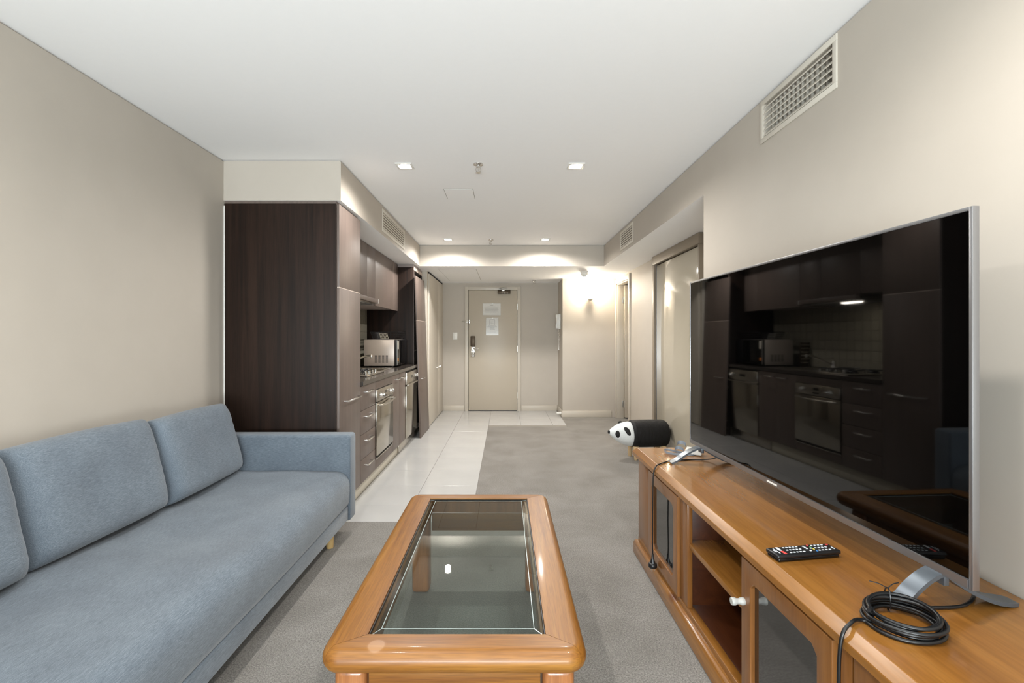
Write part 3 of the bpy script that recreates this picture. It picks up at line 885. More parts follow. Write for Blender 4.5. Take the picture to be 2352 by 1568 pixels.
obj('bottom_rail', MB().box(CF-.004, CF+.03, CY0, CY1, .076, .104, .004), 'pine_along', cab)
for y0, y1 in ((D1[0]-.062, D1[0]-.006), (OP[1]+.002-.016, OP[1]+.02)): pass
obj('stile', MB().box(CF-.002, CF+.02, OP[1], D1[0]-.004, .104, .545, .003), 'pine_upright', cab)
obj('stile', MB().box(CF-.002, CF+.02, D2[0]-.045, D2[0]-.004, .104, .545, .003), 'pine_upright', cab)
# solid end panels
obj('end_panel', MB().box(CF-.004, CF+.014, D1[1]+.012, CY1-.004, .100, .552, .005), 'pine_upright', cab)
obj('end_panel', MB().box(CF-.004, CF+.014, CY0+.004, D2[0]-.052, .100, .552, .005), 'pine_upright', cab)
# plinth with a rounded lip
mb = MB(); mb.prism([(.748, 0), (.738, .006), (.738, .062), (.744, .074), (.754, .078), (.80, .078), (.80, 0)], 'Y', CY0-.025, CY1+.018, .003)
mb.box(.80, CB, CY1, CY1+.018, 0, .076); mb.box(.80, CB, CY0-.018, CY0, 0, .076)
obj('plinth', mb, 'pine_along', cab, smooth=50)
def glass_door(y0, y1, knob_y):
    z0, z1 = .106, .543; f = CF-.014; s = .056
    mb = MB()
    # opening with clipped corners
    c = .018
    oy0, oy1, oz0, oz1 = y0+s, y1-s, z0+s, z1-s
    inn = [(oy0+c, oz0), (oy1-c, oz0), (oy1, oz0+c), (oy1, oz1-c), (oy1-c, oz1), (oy0+c, oz1), (oy0, oz1-c), (oy0, oz0+c)]
    out = [(y0, z0), (y1, z0), (y1, z0), (y1, z1), (y1, z1), (y0, z1), (y0, z1), (y0, z0)]
    bm = mb.bm; V = {}
    for x in (f, f+.020):
        V[x, 'o'] = [bm.verts.new((x, *p)) for p in ((y0, z0), (y1, z0), (y1, z1), (y0, z1))]
        V[x, 'i'] = [bm.verts.new((x, *p)) for p in inn]
    for x in (f, f+.020):
        o, i = V[x, 'o'], V[x, 'i']
        for q in ((o[0], o[1], i[1], i[0]), (o[1], i[2], i[1]), (o[1], o[2], i[3], i[2]), (o[2], i[4], i[3]), (o[2], o[3], i[5], i[4]), (o[3], i[6], i[5]), (o[3], o[0], i[7], i[6]), (o[0], i[0], i[7])): bm.faces.new(q)
    for key, n in (('o', 4), ('i', 8)):
        A, B = V[f, key], V[f+.020, key]
        for j in range(n): bm.faces.new((A[j], A[(j+1)%n], B[(j+1)%n], B[j]))
    bmesh.ops.recalc_face_normals(bm, faces=bm.faces)
    ed = [e_ for e_ in bm.edges if len(e_.link_faces) == 2 and e_.calc_face_angle(0) > 1.2 and e_.verts[0].co.x < f+.001 and e_.verts[1].co.x < f+.001]
    bmesh.ops.bevel(bm, geom=ed, offset=.004, segments=3, profile=.5, affect='EDGES')
    d = obj('door', mb, 'pine_upright', cab, smooth=40)
    obj('glass', MB().box(f+.014, f+.018, oy0-.008, oy1+.008, oz0-.008, oz1+.008), 'dark_mirror', d, smooth=None)
    if knob_y is not None:
        kz = .41
        mb = MB(); mb.lathe([(.0105, 0), (.0115, -.004), (.0115, -.010), (.0085, -.016), (.0085, -.024), (.0120, -.030), (.0120, -.038), (.0105, -.041)], (f, knob_y, kz), 20, 'X')
        obj('knob', mb, 'knob_grey', d, smooth=50)
glass_door(*D1, None)
glass_door(*D2, D2[1]-.020)

# ------------------------------------------------------------------ television
A, B = Vector((.970, 2.495)), Vector((1.020, 1.035))
ctr = (A+B)/2; u = (B-A).normalized(); TW = (B-A).length; TVZ0, TVH = .684, .842
tv = thing('television', 'large flat black television with thin silver frame on the pine cabinet', 'television', (ctr.x, ctr.y, CZ), math.atan2(u.y, u.x))
zb = TVZ0-CZ; hw = TW/2
# local: x along the screen, -y towards the room
mb = MB(); bw = .009
mb.box(-hw, -hw+bw, 0, .016, zb, zb+TVH, .0015); mb.box(hw-bw, hw, 0, .016, zb, zb+TVH, .0015)
mb.box(-hw+bw, hw-bw, 0, .016, zb+TVH-bw, zb+TVH, .0015)
mb.prism([(.0, zb+.022), (-.003, zb+.0215), (-.003, zb+.003), (.002, zb), (.016, zb), (.016, zb+.022)], 'X', -hw+bw, hw-bw)
obj('frame', mb, 'aluminium', tv, local=True)
obj('screen', MB().box(-hw+bw-.0005, hw-bw+.0005, .002, .010, zb+.0215, zb+TVH-bw+.0005), 'screen_glass', tv, local=True, smooth=None)
mb = MB(); mb.box(-hw+.10, hw-.10, .0162, .034, zb+.03, zb+TVH-.08, .01); mb.box(-hw+.25, hw-.25, .034, .062, zb+.04, zb+.42, .014)
obj('rear_housing', mb, 'black_plastic', tv, local=True)
obj('maker_badge', MB().box(-.030, .030, -.0042, -.0029, zb+.009, zb+.015), 'white_plastic', tv, local=True, smooth=None)
def foot(xc, tipf):
    mb = MB()
    # arched blade running front to back
    pts = [(tipf, .0045), (tipf*.78, .020), (tipf*.55, .044), (tipf*.25, .068), (.006, zb+.002), (.03, .066), (.075, .038), (.13, .014), (.190, .0045)]
    w = .021; rows = []
    pp = smooth_path([(0, a, b_) for a, b_ in pts], 5)
    for i, p in enumerate(pp):
        d = (pp[min(i+1, len(pp)-1)] - pp[max(i-1, 0)]).normalized(); nrm = Vector((0, -d.z, d.y)); th = .0045
        ww = w*(.72 if i in (0, len(pp)-1) else .9 if i in (1, len(pp)-2) else 1)
        rows.append([(xc-ww, p.y+nrm.y*th, p.z+nrm.z*th), (xc+ww, p.y+nrm.y*th, p.z+nrm.z*th), (xc+ww, p.y-nrm.y*th, p.z-nrm.z*th), (xc-ww, p.y-nrm.y*th, p.z-nrm.z*th)])
    mb.grid(rows, True, True)
    lo_z = min(v.co.z for v in mb.bm.verts)
    for v in mb.bm.verts:
        if v.co.z < .0: v.co.z = .0003
    mb.box(xc-.020, xc+.020, .003, .016, .055, zb+.004, .002)
    return mb
obj('stand_foot', foot(-hw+.115, -.145), 'silver_foot', tv, local=True, smooth=40)
obj('stand_foot', foot(hw-.088, -.10), 'silver_foot', tv, local=True, smooth=40)

# ------------------------------------------------------------------ things on the cabinet
ra = math.atan2(.045, .19)
rem = thing('remote_control', 'black remote control with white and coloured keys lying on the cabinet', 'remote control', (.862, 1.372, CZ), .16)
mb = MB(); mb.box(-.098, .098, -.024, .024, .0005, .011, .004, 3)
obj('lower_shell', mb, 'black_gloss', rem, local=True, smooth=50)
mb = MB(); mb.box(-.102, .102, -.026, .026, .0095, .0215, .005, 3); obj('body', mb, 'black_plastic', rem, local=True, smooth=50)
def key(x, y, w, h, m_, src={}):
    k_ = (round(w, 4), round(h, 4), m_)
    if k_ not in src: src[k_] = o = obj('key', MB().box(-w/2, w/2, -h/2, h/2, 0, .0016, .0006, 1), m_, rem, local=True)
    else: o = src[k_].copy(); COL.objects.link(o)
    o.location = (x, y, .0213)
for r, yk in enumerate((-.015, 0, .015)):
    for c in range(5): key(-.052+.0105*c, yk, .0062, .0045, 'key_white')
    for c in range(4): key(.040+.0112*c, yk, .0062, .0045, 'key_white')
for a, b_ in ((.0, .0), (.0, .014), (.0, -.014), (.013, 0), (-.0, 0.007)): key(.012+a, b_, .006, .0045, 'key_white')
key(.090, .015, .007, .006, 'key_red'); key(.090, -.008, .004, .012, 'key_white')
key(-.072, .010, .008, .020, 'key_white'); key(-.072, -.012, .008, .018, 'key_red')
key(-.086, .0, .0025, .030, 'key_white'); key(-.0915, .0, .0025, .014, 'key_white')
for i, c in enumerate(('key_red', 'key_green', 'key_yellow', 'key_blue')): key(.029, .018-.012*i, .004, .006, c)

# coil of black aerial cable
cx, cy = .872, 1.040
pts = []; N_ = 44; turns = 7
for i in range(N_*turns+1):
    t = i/N_; k = int(t) % 7
    rr = .070 - .005*((k*3) % 4)/3*2.2 + .0025*math.sin(i*.37)
    z = CZ+.0045 + .0052*t*.93
    a = 2*math.pi*t + math.pi
    pts.append((cx+rr*math.cos(a)*1.03, cy+rr*math.sin(a)*.95, z + .004*math.sin(a+.6)*(t/turns)))
coil = thing('cable_coil', 'tied coil of black cable lying by the near end of the television', 'cable', (cx, cy, CZ))
obj('wound_cable', MB().tube(pts, .0042, 8), 'black_rubber', coil, smooth=60)
p0 = pts[0]
lead = smooth_path([p0, (p0[0]-.004, p0[1]+.012, CZ+.006), (.780, 1.052, CZ+.008), (.758, 1.040, CZ+.008), (.734, 1.032, CZ-.012), (.725, 1.030, .53), (.724, 1.029, .40), (.727, 1.030, .22), (.725, 1.031, .09)], 8)
obj('hanging_lead', MB().tube(lead, .0040, 8), 'black_rubber', coil, smooth=60)
p1 = pts[-1]
tail = smooth_path([(cx+.03, cy+.066, CZ+.016), (cx+.07, cy+.065, CZ+.008), (.99, 1.105, CZ+.0045), (1.08, 1.115, CZ+.0045), (1.16, 1.175, CZ+.0045), (1.20, 1.26, CZ+.0045), (1.18, 1.40, CZ+.006)], 8)
obj('tail_lead', MB().tube(tail, .0038, 8), 'black_rubber', coil, smooth=60)
tp = smooth_path([(cx+.010, cy+.045, CZ+.012), (cx+.012, cy+.050, CZ+.046), (cx+.020, cy+.068, CZ+.050), (cx+.030, cy+.088, CZ+.030), (cx+.024, cy+.080, CZ+.006), (cx+.012, cy+.052, CZ+.004)], 6)
obj('wire_tie', MB().tube(tp, .0016, 6).tube(smooth_path([(cx+.018, cy+.064, CZ+.050), (cx+.002, cy+.070, CZ+.058), (cx-.014, cy+.078, CZ+.060)], 5), .0012, 5).tube(smooth_path([(cx+.018, cy+.064, CZ+.050), (cx+.034, cy+.068, CZ+.058), (cx+.052, cy+.074, CZ+.058)], 5), .0012, 5), 'black_plastic', coil)

# television power lead hanging down the cabinet front, ending in a plug
pc = thing('power_lead', 'thin black power lead with plug hanging down the cabinet front', 'power cord', (.728, 2.345, .115))
path = smooth_path([(1.12, 2.38, CZ+.05), (1.05, 2.425, CZ+.010), (.96, 2.44, CZ+.0035), (.90, 2.43, CZ+.0035), (.845, 2.42, CZ+.004), (.80, 2.385, CZ+.0035), (.765, 2.35, CZ+.0045), (.742, 2.335, CZ-.004), (.729, 2.332, .56), (.727, 2.335, .45), (.727, 2.338, .33), (.726, 2.336, .22), (.727, 2.337, .165)], 8)
obj('lead', MB().tube(path, .0030, 8), 'black_rubber', pc, smooth=60)
mb = MB(); mb.tube([(.727, 2.337, .172), (.727, 2.337, .150), (.727, 2.337, .138), (.727, 2.337, .128)], [.0045, .0062, .010, .013], 12)
mb.lathe([(.013, .128), (.020, .124), (.021, .108), (.017, .104)], (.727, 2.337, 0), 20)
pl = obj('plug', mb, 'black_plastic', pc, smooth=60)
for dx, dy in ((-.005, .007), (-.005, -.007), (.008, 0)): obj('pin', MB().box(.727+dx-.001, .727+dx+.001, 2.337+dy-.0028, 2.337+dy+.0028, .088, .105), 'satin_nickel', pl, smooth=None)

# grey bundled leads and a white card beside the far foot
gl = thing('cable_bundle', 'small bundle of grey ribbon cables at the far cabinet corner', 'cable', (.945, 2.56, CZ))
def ribbon(pts, w, th=.0012):
    P_ = smooth_path(pts, 8); rows = []
    for i, p in enumerate(P_):
        d = P_[min(i+1, len(P_)-1)] - P_[max(i-1, 0)]; sx = Vector((-d.y, d.x, 0))
        sx = Vector((0, 0, 1))
        rows.append([p - sx*w/2, p + sx*w/2, p + sx*w/2 + Vector((th, th, 0)), p - sx*w/2 + Vector((th, th, 0))])
    return MB().grid(rows, True, True)
obj('loop', ribbon([(.96, 2.52, CZ+.007), (.915, 2.535, CZ+.007), (.875, 2.56, CZ+.010), (.872, 2.60, CZ+.014), (.90, 2.61, CZ+.014), (.93, 2.585, CZ+.010), (.975, 2.56, CZ+.008)], .011), 'cable_grey', gl, smooth=60)
obj('loop', ribbon([(.92, 2.56, CZ+.012), (.925, 2.585, CZ+.024), (.945, 2.59, CZ+.030), (.965, 2.575, CZ+.024), (.962, 2.55, CZ+.014)], .016), 'cable_grey', gl, smooth=60)
obj('loop', ribbon([(.945, 2.60, CZ+.016), (.955, 2.63, CZ+.042), (.975, 2.635, CZ+.050), (.995, 2.62, CZ+.042), (.992, 2.60, CZ+.020)], .018), 'cable_grey', gl, smooth=60)
obj('loop', MB().tube(smooth_path([(.93, 2.57, CZ+.004), (.96, 2.54, CZ+.004), (1.0, 2.53, CZ+.004), (1.03, 2.56, CZ+.004)], 6), .003, 6), 'cable_grey', gl, smooth=60)
cdm = Matrix.Translation((1.020, 2.550, CZ+.030)) @ Matrix.Rotation(-.55, 4, 'Z') @ Matrix.Rotation(.10, 4, 'X')
o = obj('white_card', MB().box(-.045, .045, -.030, .030, -.001, .001, .0, 1, cdm).box(-.035, .035, -.022, .022, -.024, -.001, .002, 1, cdm), 'white_plastic')
tag(o, 'small white box-like card beside the grey cables under the television', 'card')

# ------------------------------------------------------------------ panda footstool
pd = thing('panda_stool', 'plush panda footstool with black body and white head', 'footstool', (1.40, 4.86, 0), math.radians(6))
# local: the panda faces -x
def shell(fn, n, m_):
    return MB().grid([[fn(i/n, 2*math.pi*j/m_) for j in range(m_)] for i in range(n+1)], True, True)
def body(s, a):
    x = -.125 + .405*s
    e_ = min(s/.10, 1); f = min((1-s)/.16, 1)
    k = (1-(1-e_)**2.4)**.45*.16 + .84 if s < .10 else 1
    k2 = (1-(1-f)**2.2)**.5
    k = k*max(k2, .05) if s > .84 else k
    ry, rz = .135*k, .134*k*(1 + .02*math.sin(s*4))
    c, s_ = math.cos(a), math.sin(a)
    p = .82
    return Vector((x, ry*math.copysign(abs(c)**p, c), .252 + rz*math.copysign(abs(s_)**p, s_)))
obj('body', shell(body, 30, 40), 'panda_black', pd, local=True, smooth=70)
def head(s, a):
    # s 0 nose .. 1 neck
    x = -.345 + .235*s
    r = .012 + .112*(1-(1-s)**1.9)**.85
    if s > .88: r *= 1-.10*((s-.88)/.12)**2
    cz = .268 - .022*s + .0*s
    return Vector((x, r*math.cos(a)*.98, cz + r*math.sin(a)*1.02))
obj('head', shell(head, 26, 36), 'panda_white', pd, local=True, smooth=70)
def patch(s0, a0, ds, da, off=.004, m_='panda_black', name='eye_patch', skew=0.0):
    rows = []
    for r in range(0, 7):
        q = r/6; row = []
        for j in range(18):
            t = 2*math.pi*j/18
            ss = s0 + ds*q*math.cos(t) + skew*q*math.sin(t); aa = a0 + da*q*math.sin(t)
            p = head(min(max(ss, .0), 1), aa); c = head(min(max(ss, 0), 1), aa+math.pi)
            n_ = (p-(p+c)/2).normalized()
            row.append(p + n_*(off*(1-q**3)))
        rows.append(row)
    obj(name, MB().grid(rows, True, False), m_, pd, local=True, smooth=70)
# the side of the head towards the room is -y (angle pi)
for sg in (1, -1):
    am = math.pi if sg == 1 else 0.0
    patch(.285, am + sg*(.02), .085, .52, name='eye_patch')
    patch(.67, am - sg*(.40), .105, .40, name='ear_patch', skew=.07)
mb = MB(); mb.lathe([(.004, -.358), (.016, -.354), (.020, -.344), (.012, -.334)], (0, 0, .272), 16, 'X'); obj('nose', mb, 'panda_black', pd, local=True, smooth=70)
for sg in (1,):
    mb = MB(); mb.lathe([(.004, .0), (.020, .004), (.024, .014), (.016, .026), (.004, .032)], (-.205, sg*.060, .340), 14); obj('ear', mb, 'panda_black', pd, local=True, smooth=70)
for x in (-.092, .20):
    for y in (-.075, .075):
        obj('leg', MB().cyl((x, y, .135), (x*1.02, y*1.08, 0), .027, .017, 16, .002), 'panda_leg', pd, local=True)
# ------------------------------------------------------------------ kitchen
KF = -1.09                               # door faces
KW = -1.712                              # kitchen wall
P0, P1 = YP, 3.58                        # tall pantry
Y_DR, Y_OV, Y_SK, Y_DW, Y_TL = 3.58, 3.99, 4.57, 5.19, 5.86
def bar(y0, y1, z, x=KF, out=.034, r=.0058):
    return MB().tube([(x-.002, y0, z), (x+out*.8, y0, z), (x+out, y0+.010, z), (x+out, y1-.010, z), (x+out*.8, y1, z), (x-.002, y1, z)], r, 8)
T = .018

# tall pantry with dark side panel
pn = thing('pantry_cabinet', 'tall kitchen cupboard with dark wenge side and taupe doors', 'cabinet', (-1.47, 3.35, 0))
obj('side_panel', MB().box(XL+.004, KF-.020, P0, P0+.02, 0, 2.116, .0015), 'wenge', pn)
obj('side_panel', MB().box(XL+.004, KF-.020, P1-.02, P1-.001, .12, 2.116, .0015), 'wenge', pn)
obj('carcass_top', MB().box(XL+.004, KF-.020, P0+.02, P1-.02, 2.08, 2.116), 'wenge', pn, smooth=None)
obj('filler_strip', MB().box(XL+.004, KF-.022, P0+.008, P1-.002, 2.118, ZS-.003), 'taupe_front', pn, smooth=None)
obj('caulk_bead', MB().box(XL+.001, XL+.007, P0-.003, P0+.004, 0, 2.10, .001), 'white_plastic', pn)
dl = obj('door', MB().box(KF-T, KF, P0+.001, P1-.003, .122, 1.563, .0012), 'taupe_front', pn)
obj('handle', bar(3.21, 3.51, .803), 'chrome', dl, smooth=50)
obj('door', MB().box(KF-T, KF, P0+.001, P1-.003, 1.568, 2.112, .0012), 'taupe_front', pn)
obj('edge_strip', MB().box(KF-T+.002, KF-.0004, P0+.002, P1-.004, 1.5632, 1.5678), 'taupe_edge', pn, smooth=None)

# drawers
dr = thing('drawer_unit', 'kitchen drawer stack of four taupe drawers under the worktop', 'cabinet', (-1.4, 3.785, 0))
obj('carcass', MB().box(KW+.002, KF-T-.001, Y_DR+.001, Y_OV-.001, .122, .866), 'wenge', dr, smooth=None)
zs = [.864, .674, .491, .301, .122]
for i in range(4):
    d = obj('drawer', MB().box(KF-T, KF, Y_DR+.0015, Y_OV-.0015, zs[i+1]+.0015, zs[i]-.0015, .0012), 'taupe_front', dr)
    obj('handle', bar(3.67, 3.83, zs[i]-.052), 'chrome', d, smooth=50)

# oven and its housing
oh = thing('oven_housing', 'taupe cupboard panels above and below the steel oven', 'cabinet', (-1.4, 4.28, 0))
obj('carcass', MB().box(KW+.002, KW+.10, Y_OV+.001, Y_SK-.001, .122, .866), 'wenge', oh, smooth=None)
obj('upper_panel', MB().box(KF-T, KF, Y_OV+.0015, Y_SK-.0015, .794, .8625, .0012), 'taupe_front', oh)
obj('lower_panel', MB().box(KF-T, KF, Y_OV+.0015, Y_SK-.0015, .1235, .205, .0012), 'taupe_front', oh)
ov = thing('oven', 'built-in stainless steel oven with mirrored door and two knobs', 'oven', (-1.35, 4.28, .21))
obj('body', MB().box(KW+.11, KF-.005, Y_OV+.006, Y_SK-.006, .212, .790), 'black_plastic', ov, smooth=None)
cp = obj('control_panel', MB().box(KF-.005, KF+.016, Y_OV+.003, Y_SK-.003, .690, .790, .002), 'steel', ov)
for y in (4.10, 4.46):
    k = obj('knob', MB().lathe([(.024, 0), (.023, .005), (.019, .007), (.017, .024), (.015, .026)], (KF+.016, y, .738), 20, 'X'), 'chrome', cp, smooth=50)
    obj('grip', MB().box(KF+.040, KF+.050, y-.004, y+.004, .722, .754, .002), 'chrome', k)
obj('display', MB().box(KF+.016, KF+.0172, 4.245, 4.315, .738, .762), 'black_gloss', cp, smooth=None)
obj('button_row', MB().box(KF+.016, KF+.0175, 4.24, 4.32, .708, .720), 'black_plastic', cp, smooth=None)
od = obj('oven_door', MB().box(KF-.005, KF+.014, Y_OV+.003, Y_SK-.003, .236, .684, .002), 'steel_mirror', ov)
mb = MB(); mb.tube(smooth_path([(KF+.012, Y_OV+.035, .662), (KF+.040, Y_OV+.055, .660), (KF+.052, 4.28, .655), (KF+.040, Y_SK-.055, .660), (KF+.012, Y_SK-.035, .662)], 6), .0085, 10)
obj('oven_handle', mb, 'steel', od, smooth=60)
obj('vent_slot', MB().box(KF-.004, KF+.004, Y_OV+.01, Y_SK-.01, .214, .234), 'dark_gap', ov, smooth=None)
obj('bottom_trim', MB().box(KF-.004, KF+.010, Y_OV+.003, Y_SK-.003, .206, .215, .001), 'steel', ov)

# two-door sink cupboard
sk = thing('sink_cupboard', 'two-door taupe cupboard between the oven and the dishwasher', 'cabinet', (-1.4, 4.88, 0))
obj('carcass', MB().box(KW+.002, KF-T-.001, Y_SK+.001, Y_DW-.001, .122, .70), 'wenge', sk, smooth=None)
for y0, y1, h0, h1 in ((Y_SK, 4.88, 4.70, 4.84), (4.88, Y_DW, 4.92, 5.06)):
    d = obj('door', MB().box(KF-T, KF, y0+.0015, y1-.0015, .1235, .8625, .0012), 'taupe_front', sk)
    obj('handle', bar(h0, h1, .815), 'chrome', d, smooth=50)

# dishwasher
dwz = thing('dishwasher', 'stainless steel dishwasher beside the leaning cupboard door', 'dishwasher', (-1.4, 5.50, 0))
obj('body', MB().box(KW+.002, KF-.012, Y_DW+.004, Y_TL-.065, .120, .860), 'black_plastic', dwz, smooth=None)
c = obj('control_panel', MB().box(KF-.012, KF+.016, Y_DW+.004, 5.785, .715, .845, .003), 'steel', dwz)
obj('display', MB().box(KF+.016, KF+.0172, 5.42, 5.54, .770, .800), 'black_gloss', c, smooth=None)
obj('programme_knob', MB().lathe([(.026, 0), (.025, .006), (.021, .008), (.019, .030), (.017, .032)], (KF+.016, 5.71, .782), 20, 'X'), 'chrome', c, smooth=50)
d = obj('door', MB().box(KF-.012, KF+.012, Y_DW+.004, 5.785, .125, .695, .002), 'steel_mirror', dwz)
obj('handle', MB().prism([(KF+.010, .694), (KF+.030, .700), (KF+.032, .716), (KF+.014, .714)], 'Y', Y_DW+.004, 5.785, .001), 'steel', d)
obj('kick_panel', MB().box(KF-.045, KF-.036, Y_DW-.16, 5.80, .006, .112, .001), 'steel', dwz)

# plinth and worktop
o = obj('kickboard', MB().box(KF-.062, KF-.048, P0+.021, Y_TL-.002, 0, .118, .001), 'plinth_face'); tag(o, 'pale kickboard along the floor under the kitchen cupboards', 'kickboard')
wt = thing('worktop', 'dark polished stone kitchen worktop', 'worktop', (-1.39, 4.72, .868))
mb = MB(); wz0, wz1 = .868, .900; CK = (4.00, 4.56, -1.62, -1.16); SI = (4.66, 5.12, -1.60, -1.24)
cells(mb, [P1+.001, SI[0], SI[1], Y_TL-.001], [KW+.001, SI[2], SI[3], KF+.014], [SI], lambda m_, a, b_, c_, d_: m_.box(c_, d_, a, b_, wz0, wz1))
bmesh.ops.remove_doubles(mb.bm, verts=mb.bm.verts, dist=1e-5)
obj('slab', mb, 'stone_worktop', wt, smooth=None)
obj('end_cap', MB().box(KF+.0145, KF+.017, P1+.001, P1+.012, wz0, wz1), 'black_plastic', wt, smooth=None)
si = thing('kitchen_sink', 'small steel sink set into the worktop beside the cooktop', 'sink', (-1.42, 4.89, .74))
mb = MB(); y0, y1, x0, x1 = SI
for q in ((x0, x1, y0, y0+.008), (x0, x1, y1-.008, y1), (x0, x0+.008, y0+.008, y1-.008), (x1-.008, x1, y0+.008, y1-.008)): mb.box(q[0], q[1], q[2], q[3], .745, wz1+.001)
mb.box(x0, x1, y0, y1, .738, .746)
obj('bowl', mb, 'steel', si, smooth=None)
mb = MB()
for q in ((x0-.02, x1+.02, y0-.02, y0+.002), (x0-.02, x1+.02, y1-.002, y1+.02), (x0-.02, x0+.002, y0, y1), (x1-.002, x1+.02, y0, y1)): mb.box(q[0], q[1], q[2], q[3], wz1, wz1+.003, .001)
obj('rim', mb, 'steel', si)
tp = thing('kitchen_tap', 'chrome mixer tap with a rising spout over the sink', 'tap', (-1.645, 4.78, wz1))
obj('body', MB().lathe([(.026, 0), (.026, .006), (.020, .012), (.019, .07), (.015, .085), (.006, .09)], (-1.645, 4.78, wz1), 18), 'chrome', tp, smooth=50)
obj('spout', MB().tube(smooth_path([(-1.645, 4.78, wz1+.045), (-1.58, 4.78, wz1+.075), (-1.46, 4.78, wz1+.125), (-1.385, 4.78, wz1+.147), (-1.352, 4.78, wz1+.148)], 6), .010, 10), 'chrome', tp, smooth=60)
obj('nozzle', MB().cyl((-1.350, 4.78, wz1+.158), (-1.346, 4.78, wz1+.122), .014, .013, 14, .002), 'chrome', tp)
obj('lever', MB().tube([(-1.645, 4.78, wz1+.088), (-1.62, 4.75, wz1+.108), (-1.59, 4.72, wz1+.125)], .006, 8), 'chrome', tp)

# gas cooktop
ck = thing('gas_cooktop', 'steel gas cooktop with four burners and cast trivets', 'cooktop', (-1.39, 4.28, wz1))
obj('hob_plate', MB().box(CK[2], CK[3], CK[0]+.0, CK[1], wz1, wz1+.012, .004), 'steel', ck)
for bx in (-1.52, -1.32):
    for by in (4.14, 4.42):
        b_ = obj('burner', MB().lathe([(.044, 0), (.044, .008), (.036, .012), (.034, .020), (.024, .023)], (bx, by, wz1+.012), 20), 'black_plastic', ck, smooth=50)
        mb = MB()
        for a in range(4):
            t = a*math.pi/2 + math.pi/4
            ex, ey = bx+.085*math.cos(t), by+.085*math.sin(t)
            mb.tube([(ex, ey, wz1+.012), (ex, ey, wz1+.040), (bx+.03*math.cos(t), by+.03*math.sin(t), wz1+.040)], .0045, 6)
        mb.tube([(bx+.06*math.cos(2*math.pi*i/16), by+.06*math.sin(2*math.pi*i/16), wz1+.036) for i in range(16)], .004, 6, True)
        obj('trivet', mb, 'black_plastic', ck)
for y in (4.10, 4.20, 4.30, 4.40):
    obj('knob', MB().lathe([(.019, 0), (.018, .010), (.014, .012), (.013, .026), (.010, .028)], (-1.205, y, wz1+.012), 16), 'chrome', ck, smooth=50)

# splashback: every tile a piece of the kitchen wall
spl = thing('splashback', 'pale square splashback tiles above the worktop', 'splashback', (KW, 4.72, wz1))
obj('grout_bed', MB().box(KW, KW+.004, P1+.002, Y_TL-.002, wz1+.001, 1.60), 'grout', spl, smooth=None)
st = None; s = .0985
for i in range(23):
    for j in range(7):
        if st is None: st = o = obj('tile', MB().box(0, .008, .0015, s-.0015, .0015, s-.0015, .001, 1), 'splash_tile', spl, local=True, smooth=None)
        else: o = st.copy(); COL.objects.link(o)
        o.location = (.003, P1+.006+i*s-4.72, .004+j*s)
# wall cupboards
UF = -1.32
ucs = [(P1+.002, 4.06, 1.62), (4.06, 4.54, 1.62), (4.54, 4.835, 1.62), (4.835, 5.59, 1.556)]
ulab = ['taupe wall cupboard beside the pantry, partly hidden by it', 'taupe wall cupboard over the cooktop hood', 'narrow taupe wall cupboard at the end of the hood', 'wide taupe wall cupboard above the microwave']
for (a, b_, z0), lb in zip(ucs, ulab):
    t = thing('wall_cupboard', lb, 'cabinet', ((KW+UF)/2, (a+b_)/2, z0), group='wall cupboards over the worktop')
    obj('carcass', MB().box(KW+.010, UF-T-.001, a+.001, b_-.001, z0+.002, ZS-.003), 'taupe_inner', t, smooth=None)
    obj('door', MB().box(UF-T, UF, a+.0012, b_-.0012, z0, ZS-.006, .0012), 'taupe_front', t)
o = obj('filler_panel', MB().box(UF-T, UF-.004, 5.592, Y_TL-.004, 1.556, ZS-.004, .001), 'taupe_front'); tag(o, 'narrow taupe filler panel between wall cupboards and dark tall cabinet', 'panel')
hd = thing('range_hood', 'slim slide-out range hood under the wall cupboards', 'range hood', (-1.5, 4.42, 1.56))
obj('canopy', MB().box(KW+.012, UF-.002, 4.08, 4.83, 1.572, 1.618, .002), 'steel', hd)
obj('front_rail', MB().box(UF-.002, UF+.040, 4.06, 4.80, 1.576, 1.616, .003), 'taupe_front', hd)
obj('end_cap', MB().box(UF+.002, UF+.041, 4.80, 4.808, 1.575, 1.617, .002), 'white_plastic', hd)
obj('filter_mesh', MB().box(KW+.05, UF-.02, 4.12, 4.80, 1.562, 1.573, .001), 'aluminium', hd)
obj('lamp_lens', MB().box(UF-.10, UF-.05, 4.14, 4.34, 1.557, 1.563, .001), 'lamp_glow', hd)
l = bpy.data.lights.new('hood_light', 'AREA'); l.energy = 1.2; l.size = .05; l.shape = 'RECTANGLE'; l.size_y = .20; l.color = (1, .93, .82)
lo_ = bpy.data.objects.new('hood_light', l); COL.objects.link(lo_); lo_.location = (UF-.075, 4.24, 1.552)

